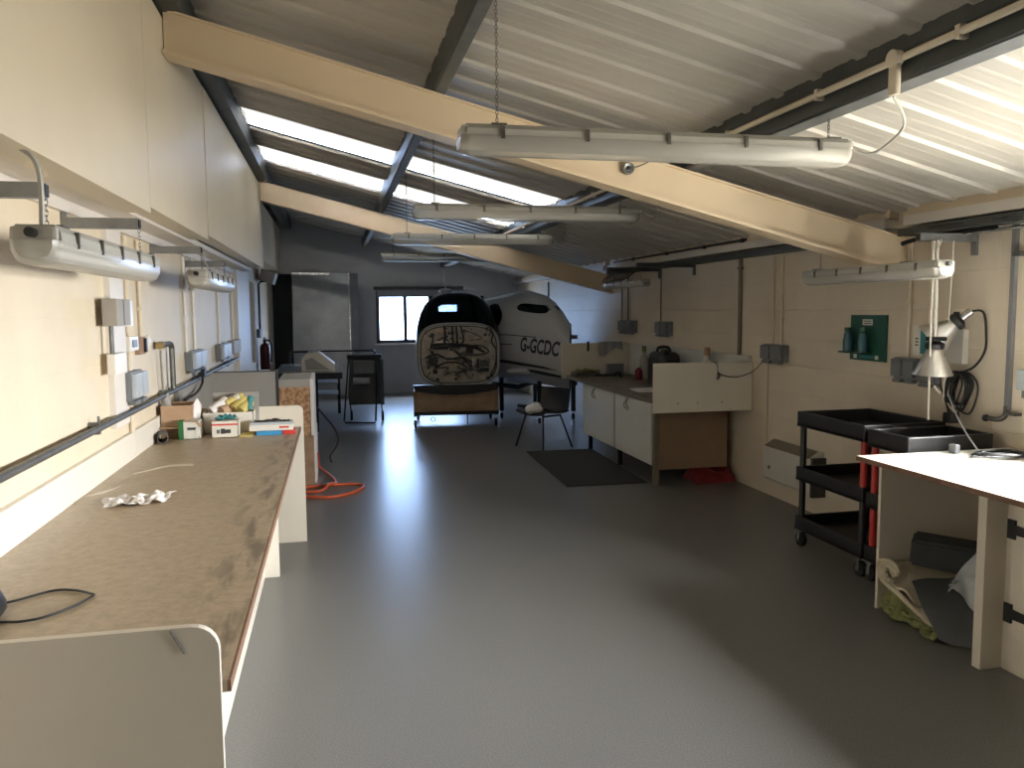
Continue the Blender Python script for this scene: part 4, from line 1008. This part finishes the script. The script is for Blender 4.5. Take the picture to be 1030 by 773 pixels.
vpipe(13.4, .3, 2.05, .012, 'dkgalv', 'wall_conduit', 'thin dark conduit in the far corner behind the lettered fuselage', group=gv, side='R')
t = T('grey_conduit', 'tall thick grey conduit with a bent foot at the picture edge', 'conduit', (XR-.03, 3.745, 1.0))
B(XR-.026, XR-.001, 3.695, 3.722, 1.03, 2.06).out('channel', 'vinylgrey', t)
g = G(); g.tube(smoothpath([(XR-.02, 3.71, 1.05), (XR-.025, 3.71, 1.0), (XR-.04, 3.735, .975), (XR-.05, 3.80, .972)]), .014, 8); g.out('foot_pipe', 'dkgalv', t, True)
g = G(); g.lathe([(0, 0), (.02, 0), (.02, .012), (0, .012)], (XR-.05, 3.812, .972), 'y', 12); g.out('end_cap', 'ink', t)
B(XR-.05, XR-.001, 3.625, 3.695, 1.005, 1.02).out('clamp', 'dkgalv', t)
B(XR-.045, XR-.001, 3.645, 3.695, 1.86, 1.885).out('clamp', 'dkgalv', t)
# cable tray and cables
for i, (ya, yb, lab) in enumerate([(3.2, 4.49, 'dark cable tray full of loose cables above the reflector lamps'), (4.68, 10.05, 'dark cable tray with cables above the cupboards and sockets')]):
    t = T('cable_tray', lab, 'cable tray', (3.5, (ya+yb)/2, 2.0))
    B(3.47, 3.60, ya, yb, 2.035, 2.043).out('tray_floor', 'purlin', t); B(3.465, 3.47, ya, yb, 2.035, 2.08).out('tray_side', 'purlin', t)
    for k in range(5):
        rnd = random.Random(40+k+9*i); pts = []
        for q in range(9):
            pts.append((3.475+.022*k+rnd.uniform(-.008, .008), ya+.02+(yb-ya-.04)*q/8, 2.055+.008*(k % 2)+rnd.uniform(0, .012)))
        g = G(); g.tube(smoothpath(pts, 3), .009, 5); g.out('cable', ('black', 'sock', 'black', 'fit', 'black')[k], t, True)
t = T('loose_pipe', 'short dark pipe end sticking out beneath the cable tray by the near beam', 'pipe', (3.5, 4.2, 2.0))
g = G(); g.tube(smoothpath([(3.50, 3.75, 2.018), (3.50, 4.25, 2.012), (3.50, 4.42, 2.0), (3.48, 4.47, 1.985)]), .014, 8); g.out('pipe', 'blackm', t, True)
g = G(); g.tube([(3.50, 3.5, 2.005), (3.50, 3.95, 2.005)], .011, 6); g.out('steel_rod', 'chrome', t, True)
t = T('upper_pipe', 'thin black pipe fixed along the cream eaves board over the cupboards', 'pipe', (3.515, 8, 2.18))
g = G(); g.tube([(3.515, 6.5, 2.185), (3.515, 9.9, 2.185)], .012, 6); g.out('pipe', 'black', t, True)
for y in (6.55, 7.3, 8.2, 9.2): B(3.50, 3.53, y, y+.03, 2.165, 2.20).out('clip', 'black', t)
g = G(); 
t = T('loose_cables', 'loop of loose dark cables at the farther beam end above the far wall light', 'cable', (3.35, 9.7, 1.9))
for k in range(4):
    g = G(); g.tube(smoothpath([(3.48, 9.95-.1*k, 2.03), (3.42, 10.0-.12*k, 1.97), (3.36, 9.85-.14*k, 1.93), (3.38, 9.6-.14*k, 1.94), (3.45, 9.4-.14*k, 2.03)]), .009, 5); g.out('cable', 'black', t, True)

# eyewash station
t = T('eyewash_station', 'dark green eyewash panel with two bottles on the wall above the carts', 'eyewash station', (XR-.03, 4.9, 1.23))
B(XR-.012, XR-.001, 4.725, 5.11, 1.225, 1.54).out('panel', 'green', t)
B(XR-.014, XR-.012, 4.87, 4.975, 1.47, 1.51).out('label_plate', 'sticker', t)
for k, z in enumerate((1.498, 1.482)): B(XR-.0146, XR-.014, 4.88, 4.965-.01*k, z-.003, z+.003).out('label_print', 'ink', t)
for y in (4.80, 5.03): B(XR-.014, XR-.012, y, y+.035, 1.238, 1.265).out('pictogram', 'sticker', t)
B(XR-.0135, XR-.012, 4.85, 5.0, 1.243, 1.26).out('label_print', 'teal', t)
for y in (4.915, 5.075):
    g = G(); g.lathe([(0, 0), (.032, 0), (.034, .02), (.034, .08), (.028, .095), (.030, .11), (.022, .135), (0, .138)], (XR-.055, y, 1.285), 'z', 18); g.out('bottle', 'blue2', t, True)
    g = G(); g.lathe([(0, 0), (.026, 0), (.026, .03), (0, .03)], (XR-.055, y, 1.423), 'z', 14); g.out('bottle_cap', 'green', t, True)
    B(XR-.10, XR-.012, y-.045, y+.045, 1.275, 1.287).out('bottle_rest', 'green', t)
t = T('wall_notice', 'white notice with a teal panel behind the reflector lamps', 'notice', (XR-.01, 4.4, 1.28))
B(XR-.006, XR-.001, 4.30, 4.475, 1.285, 1.475).out('board', 'wpvc', t); B(XR-.008, XR-.006, 4.31, 4.41, 1.30, 1.465).out('teal_panel', 'teal', t)
for z in (1.35, 1.37, 1.39): B(XR-.008, XR-.006, 4.43, 4.455, z, z+.008).out('print', 'ink', t)
S(B(XR-.04, XR-.001, 4.02, 4.23, 1.26, 1.46, bev=.004), 'grey_case', 'heater', 'pale box mounted on the wall behind the upper reflector lamp', 'box')

# rope with reflector lamps
RX, RY = 3.278, 3.95
t = T('hanging_rope', 'white knotted rope hanging from the steel arm down to the cart', 'rope', (RX, RY, .96))
g = G(); g.tube([(RX+.012, RY+.01, 1.96), (RX+.006, RY, 1.5), (RX, RY-.012, .955)], .0055, 6); g.out('rope', 'rope', t, True)
g = G(); g.tube([(RX+.035, RY+.005, 1.965), (RX+.034, RY+.01, 1.7), (RX+.045, RY+.01, 1.42)], [.006, .013, .010], 8); g.out('knotted_rope', 'rope', t, True)
g = G(); g.tube([(RX+.15, RY+.02, 1.965), (RX+.135, RY+.02, 1.45), (RX+.13, RY+.03, 1.05)], .003, 5); g.out('thin_cord', 'rope', t, True)
def reflector(loc, q, label, name='reflector_lamp'):
    t = T(name, label, 'lamp', loc)
    def pr(prof): g = G(); g.lathe(prof, loc, 'z', 30, rot=q); return g
    g = pr([(.038, .0), (.104, -.138), (.107, -.147), (.104, -.147), (.101, -.138), (.035, -.002)])
    for f in [f for f in g.b.faces if len(f.verts) > 4]: g.b.faces.remove(f)
    g.out('reflector', 'alu', t, True)
    pr([(.0, .0), (.045, .0), (.052, .012), (.052, .03), (.03, .045), (.022, .05), (0, .05)]).out('collar', 'black', t, True)
    return t
q0 = Matrix.Rotation(R(3), 3, 'X')
t = reflector((RX+.05, RY+.02, 1.355), q0, 'cone shaped aluminium reflector lamp hanging upright on the white rope')
g = G(); g.box(RX+.01, RX+.10, RY-.02, RY+.05, 1.40, 1.425, bev=.008); g.tube([(RX+.05, RY+.02, 1.40), (RX+.05, RY+.02, 1.47)], .012, 8); g.out('clamp', 'rubber', t)
q1 = Vector((.57, -.48, .66)).to_track_quat('Z', 'Y').to_matrix()
t = reflector((3.46, 3.98, 1.495), q1, 'second aluminium reflector lamp tilted against the wall box')
g = G(); d = Vector(q1 @ Vector((0, 0, 1))); c0 = Vector((3.46, 3.98, 1.495)); g.tube([c0+d*.04+Vector((0, 0, .0)), c0+d*.11], .022, 12); g.out('lamp_holder', 'chrome', t, True)
g = G(); g.tube(smoothpath([(3.525, 3.925, 1.568), (3.57, 3.89, 1.56), (3.585, 3.88, 1.44), (3.58, 3.88, 1.34), (3.57, 3.94, 1.25), (3.53, 4.02, 1.20), (3.50, 4.05, 1.15)]), .007, 6); g.out('cable', 'black', t, True)
B(3.455, 3.475, 3.955, 3.985, 1.53, 1.565, bev=.004).out('clamp', 'rubber', t)
t = T('coiled_cable', 'coil of black mains cable hung on the wall below the reflector lamps', 'cable', (XR-.04, 4.06, .97))
rnd = random.Random(5)
for k in range(9):
    ry, rz2 = rnd.uniform(.06, .095), rnd.uniform(.09, .125); cy = 4.03+rnd.uniform(-.035, .03); cz = 1.215-rz2
    g = G(); tw = rnd.uniform(-.3, .3)
    pts = [(XR-.02-.006*k+.008*math.sin(3*a), cy+ry*math.cos(a)*math.cos(tw)-rz2*math.sin(a)*math.sin(tw)*.3, cz+rz2*math.sin(a)) for a in [2*pi*j/20 for j in range(20)]]
    g.tube(pts, .0055, 5, closed=True); g.out('loop', 'black', t, True)
g = G(); g.tube(smoothpath([(RX+.07, RY+.0, 1.33), (RX+.10, RY+.02, 1.15), (3.47, 4.05, 1.08), (3.45, 3.98, .98)]), .006, 5); g.out('tail', 'black', t, True)
B(3.44, 3.50, 3.95, 4.02, .925, .985, bev=.01).out('plug', 'black', t)
g = G(); g.tube(smoothpath([(3.44, 3.98, 1.09), (3.40, 3.86, .98), (3.33, 3.70, .90), (3.27, 3.56, .845), (3.22, 3.5, .832), (3.27, 3.44, .83)]), .0045, 5); g.out('tail', 'sockl', t, True)
g = G(); g.tube([(3.42, 4.07, 1.13), (3.44, 4.04, 1.09)], .010, 6); g.out('tie', 'wpvc', t)

# ------------------------------------------------------------------ heater
t = T('panel_heater', 'white panel heater with a brown top grille low on the wall behind the cart', 'heater', (XR-.05, 5.9, .16))
g = G(); g.prism([(XR-.001, .17), (XR-.10, .17), (XR-.11, .19), (XR-.11, .45), (XR-.001, .50)], 'y', 5.40, 6.09); g.out('casing', 'heater', t)
g = G(); g.prism([(XR-.112, .448), (XR-.03, .497), (XR-.03, .503), (XR-.112, .455)], 'y', 5.44, 6.07); g.out('grille', 'grille', t)
B(XR-.115, XR-.001, 5.37, 5.40, .16, .46).out('end_cap', 'ink', t)
g = G(); g.lathe([(0, 0), (.015, 0), (.015, -.006), (0, -.006)], (XR-.11, 6.0, .28), 'x', 12); g.out('knob', 'sock', t)

# ------------------------------------------------------------------ carts
def tray(t, x0, x1, y0, y1, z0, z1, th=.022, m='black', inner=None):
    g = G(); g.box(x0, x1, y0, y1, z0, z0+.018)
    g.box(x0, x0+th, y0, y1, z0, z1, bev=.008); g.box(x1-th, x1, y0, y1, z0, z1, bev=.008)
    g.box(x0+th*.5, x1-th*.5, y0, y0+th, z0, z1, bev=.008); g.box(x0+th*.5, x1-th*.5, y1-th, y1, z0, z1, bev=.008)
    g.out('tray', m, t)
def cart(x0, x1, y0, y1, zt, label, legm, lowm=None, red_near=False):
    t = T('utility_cart', label, 'cart', ((x0+x1)/2, (y0+y1)/2, 0), group='plastic utility carts')
    for za, zb in ((zt-.10, zt), (zt-.46, zt-.37), (.12, .21)): tray(t, x0, x1, y0, y1, za, zb)
    for x in (x0+.03, x1-.03):
        for y in (y0+.035, y1-.035):
            near = y < (y0+y1)/2
            up = legm if (near or not red_near) else 'black'; lo = lowm or legm
            if red_near and not near: lo = 'black'
            g = G(); g.tube([(x, y, zt-.37), (x, y, zt-.10)], .021, 10); g.out('leg', up, t, True)
            g = G(); g.tube([(x, y, .21), (x, y, zt-.46)], .021, 10); g.out('leg', lo, t, True)
            casterset(t, x, y, .12, .048)
    return t
cart(2.99, 3.54, 4.10, 4.80, .912, 'black three tray utility cart nearest the white heater', 'red', 'black', True)
cart(3.00, 3.54, 3.745, 4.085, .895, 'black utility cart with red posts between the white bench and the other cart', 'red')
# ------------------------------------------------------------------ right desk
t = T('white_bench', 'white topped bench with open bay and strap hinged cupboard in the foreground', 'bench', (3.1, 2.4, 0))
B(2.655, 3.595, .35, 3.695, .797, .822, bev=.002).out('worktop', 'white', t)
B(2.650, 2.656, .35, 3.695, .797, .8215).out('front_edge', 'edge', t)
B(2.775, 3.59, 3.655, 3.675, .001, .797).out('side_panel', 'cwhite', t)
B(2.735, 3.59, 2.935, 2.957, .001, .797).out('side_panel', 'cwhite', t)
B(2.845, 3.59, .4, 2.935, .001, .797).out('cupboard_body', 'cwhite', t)
B(3.56, 3.59, 2.957, 3.655, .001, .797).out('back_panel', 'cwhite', t)
B(2.735, 2.85, 2.91, 2.935, .001, .797).out('face_post', 'cwhite', t)
d = B(2.828, 2.844, 2.15, 2.865, .165, .775, bev=.002).out('door', 'cwhite', t)
for z in (.27, .64):
    g = G(); g.box(2.818, 2.828, 2.845, 2.885, z-.042, z+.042); g.prism([(2.85, z+.022), (2.50, z+.006), (2.47, z+.010), (2.45, z), (2.47, z-.010), (2.50, z-.006), (2.85, z-.022)], 'x', 2.819, 2.828); g.out('strap_hinge', 'black', d)
t = T('cable_pile', 'pile of grey cable lying on the far corner of the white bench', 'cable', (3.33, 3.48, .823))
rnd = random.Random(8)
for k in range(6):
    cx_, cy_ = 3.33+rnd.uniform(-.04, .05), 3.48+rnd.uniform(-.04, .04); a_, b_ = rnd.uniform(.09, .15), rnd.uniform(.04, .08)
    g = G(); g.tube([(cx_+a_*math.cos(a), cy_+b_*math.sin(a), .829+.004*k+.004*math.sin(2*a)) for a in [2*pi*j/20 for j in range(20)]], .005, 5, closed=True); g.out('loop', 'sock' if k % 2 else 'black', t, True)
B(3.17, 3.20, 3.60, 3.65, .823, .87, bev=.006).out('plug', 'sock', t)

# things in the open bay
def bil(A, B_, C_, D, u, v): return Vector(A)*(1-u)*(1-v)+Vector(B_)*(1-u)*v+Vector(C_)*u*(1-v)+Vector(D)*u*v
t = T('cloth_bundle', 'cream cloth bundle folded over in the open bay of the white bench', 'cloth', (2.95, 3.45, .1))
def fold(u, v):
    p = bil((2.785, 3.635, .235), (3.30, 3.63, .22), (2.80, 3.27, .055), (3.20, 3.25, .16), u, v)
    p.z += .018*math.sin(17*u+2*v)*(1-v)+.03*math.sin(pi*v)*math.sin(2*pi*u+1)
    p.x += .012*math.sin(13*u)*(1-v); return p
g = G(); g.sheet(fold, 40, 24, .014); g.out('cloth', 'cloth', t, True)
for k in range(4):
    r0 = .028+.017*k
    pts = [(2.785-.004*k+.006*math.sin(a*2+k), 3.575+r0*math.cos(a)*1.0, .235+r0*math.sin(a)*.62) for a in [-.6-.5*k+5.0*j/16 for j in range(17)]]
    g = G(); g.tube(pts, .0125, 7); g.out('fold', 'cloth', t, True)
pts = smoothpath([(2.79, 3.645, .25), (2.775, 3.64, .19), (2.775, 3.57, .155), (2.775, 3.48, .135), (2.78, 3.38, .095), (2.79, 3.30, .06), (2.80, 3.26, .04)])
g = G(); g.tube(pts, .013, 8); g.out('hem', 'cloth', t, True)
t = T('olive_sheet', 'olive green padded sheet spilling onto the floor under the cream cloth', 'sheet', (2.85, 3.4, 0))
def olive(u, v):
    p = bil((2.765, 3.645, .012), (2.85, 3.645, .11), (2.765, 3.20, .006), (2.84, 3.22, .05), u, v)
    p.x += .022*math.sin(11*u+1)*(1-v)+.01*math.sin(29*u)*(1-v); p.z += (.012*math.sin(19*u+3*v)+.008*math.sin(41*u))*math.sin(pi*min(1, v+.12)); p.z = max(p.z, .004); return p
g = G(); g.sheet(olive, 60, 14, .012); g.out('sheet', 'olive', t, True)
for k in range(5):
    u = .12+.17*k; p = olive(u, .25); g = G(); g.tube(smoothpath([(p.x, p.y+.04, p.z+.014), (p.x-.012, p.y+.01, p.z+.026), (p.x-.004, p.y-.02, p.z+.018), (p.x+.01, p.y-.04, p.z+.02)]), [.010+.004*math.sin(q) for q in range(19)], 6); g.out('ruffle', 'olive', t, True)
t = T('dark_sheet', 'black folded sheet slumped over the cream cloth in the open bay', 'sheet', (3.0, 3.25, .05))
def dsheet(u, v):
    p = bil((2.80, 3.43, .215), (3.05, 3.33, .26), (2.775, 3.20, .016), (2.87, 3.0, .016), u, v)
    p.z += .05*math.sin(pi*u)*(.5+.5*v)+.006*math.sin(9*u+7*v); p.x -= .02*math.sin(pi*u); return p
g = G(); g.sheet(dsheet, 26, 20, .012); g.out('sheet', 'dark', t, True)
t = T('foam_block', 'dark grey foam slab propped at the back of the open bay', 'foam', (3.2, 3.5, .2))
fr = [Vector(q) for q in ((2.86, 3.52, .405), (3.13, 3.34, .375), (3.11, 3.34, .235), (2.85, 3.52, .275))]
g = G(); g.loft([fr, [q+Vector((.10, .10, .02)) for q in fr]]); bmesh.ops.bevel(g.b, geom=g.b.edges[:], offset=.012, segments=2, affect='EDGES'); g.out('slab', 'dark', t)
t = T('plastic_film', 'crumpled clear plastic film leaning at the post of the open bay', 'film', (2.95, 3.1, .1))
def filmf(u, v):
    p = bil((2.87, 3.265, .25), (2.885, 3.25, .28), (2.895, 3.0, .13), (2.92, 3.03, .64), u, v)
    p.x += .014*math.sin(9*u+4*v)*math.sin(pi*u); p.z += .008*math.sin(13*v+5*u); return p
g = G(); g.sheet(filmf, 22, 22, .006); g.out('film', 'film', t, True)

# round sensor on the near beam
t = T('round_sensor', 'small round metal sensor on the face of the near sloping beam', 'sensor', (1.70, 4.515, 2.42))
g = G(); g.lathe([(0, 0), (.036, 0), (.036, -.014), (.030, -.02), (.024, -.016), (.0, -.016)], (1.70, 4.553, 2.41), 'y', 24); g.out('ring', 'galv', t, True)
g = G(); g.lathe([(0, 0), (.014, 0), (.011, -.010), (0, -.012)], (1.70, 4.538, 2.41), 'y', 16); g.out('centre', 'black', t, True)
g = G(); g.tube(smoothpath([(1.735, 4.53, 2.415), (1.79, 4.53, 2.435), (1.85, 4.53, 2.465), (1.93, 4.54, 2.50)]), .004, 5); g.out('cable', 'chain', t, True)

# ------------------------------------------------------------------ daylight
w = bpy.data.worlds.new('daylight'); sc.world = w; w.use_nodes = True
n = w.node_tree.nodes; l = w.node_tree.links; bg = n['Background']
tc = n.new('ShaderNodeTexCoord'); sp = n.new('ShaderNodeSeparateXYZ'); l.new(tc.outputs['Generated'], sp.inputs[0])
rp = n.new('ShaderNodeValToRGB'); e = rp.color_ramp.elements
e[0].position = .40; e[0].color = (.30, .28, .24, 1); e[1].position = .55; e[1].color = (.95, .95, .97, 1)
e2 = e.new(1.0); e2.color = (.92, .94, .96, 1)
mp = n.new('ShaderNodeMath'); mp.operation = 'MULTIPLY_ADD'; mp.inputs[1].default_value = .5; mp.inputs[2].default_value = .5
l.new(sp.outputs['Z'], mp.inputs[0]); l.new(mp.outputs[0], rp.inputs['Fac'])
# the sky is cooler to the north end (+Y) and warmer on the sunny side (+X)
mr = n.new('ShaderNodeValToRGB'); mr.color_ramp.elements[0].position = .35; mr.color_ramp.elements[0].color = (1.02, .97, .90, 1); mr.color_ramp.elements[1].position = .9; mr.color_ramp.elements[1].color = (.145, .205, .32, 1)
m2 = n.new('ShaderNodeMath'); m2.operation = 'MULTIPLY_ADD'; m2.inputs[1].default_value = .5; m2.inputs[2].default_value = .5
l.new(sp.outputs['Y'], m2.inputs[0]); l.new(m2.outputs[0], mr.inputs['Fac'])
mx = n.new('ShaderNodeMixRGB'); mx.blend_type = 'MULTIPLY'; mx.inputs['Fac'].default_value = 1
l.new(rp.outputs['Color'], mx.inputs[1]); l.new(mr.outputs['Color'], mx.inputs[2]); l.new(mx.outputs[0], bg.inputs['Color'])
bg.inputs['Strength'].default_value = 20

def portal(name, loc, rot, sx, sy):
    d = bpy.data.lights.new(name, 'AREA'); d.shape = 'RECTANGLE'; d.size = sx; d.size_y = sy; d.energy = 1
    d.cycles.is_portal = True
    o = bpy.data.objects.new(name, d); COL.objects.link(o); o.location = loc; o.rotation_euler = rot
portal('window_portal', (XR+.2, (WY0+WY1)/2, (WZ0+WZ1)/2), (0, R(90), 0), WZ1-WZ0, WY1-WY0)
portal('back_window_portal', ((bx0+bx1)/2, YB+.2, (bz0+bz1)/2), (R(-90), 0, 0), bx1-bx0, bz1-bz0)

# ------------------------------------------------------------------ camera
cam = bpy.data.cameras.new('camera'); co = bpy.data.objects.new('camera', cam); COL.objects.link(co)
yaw, pit, rol, F = R(12.37), R(5.29), R(-.47), 813.64
f = Vector((math.sin(yaw)*math.cos(pit), math.cos(yaw)*math.cos(pit), -math.sin(pit)))
r = Vector((math.cos(yaw), -math.sin(yaw), 0)); u = r.cross(f)
r2 = r*math.cos(rol)+u*math.sin(rol); u2 = -r*math.sin(rol)+u*math.cos(rol)
co.matrix_world = Matrix(((r2.x, u2.x, -f.x, 0), (r2.y, u2.y, -f.y, 0), (r2.z, u2.z, -f.z, 1.6), (0, 0, 0, 1)))
cam.sensor_width = 36; cam.lens = F/1030*36; cam.clip_start = .02
sc.camera = co

sc.view_settings.view_transform = 'Standard'; sc.view_settings.look = 'None'; sc.view_settings.gamma = 1
sc.view_settings.use_curve_mapping = False; sc.view_settings.exposure = 2.6
sc.cycles.use_denoising = True
sc.cycles.max_bounces = 12; sc.cycles.diffuse_bounces = 7; sc.cycles.glossy_bounces = 5; sc.cycles.transparent_max_bounces = 16; sc.cycles.transmission_bounces = 6
sc.cycles.sample_clamp_indirect = 8; sc.cycles.caustics_reflective = False; sc.cycles.caustics_refractive = False
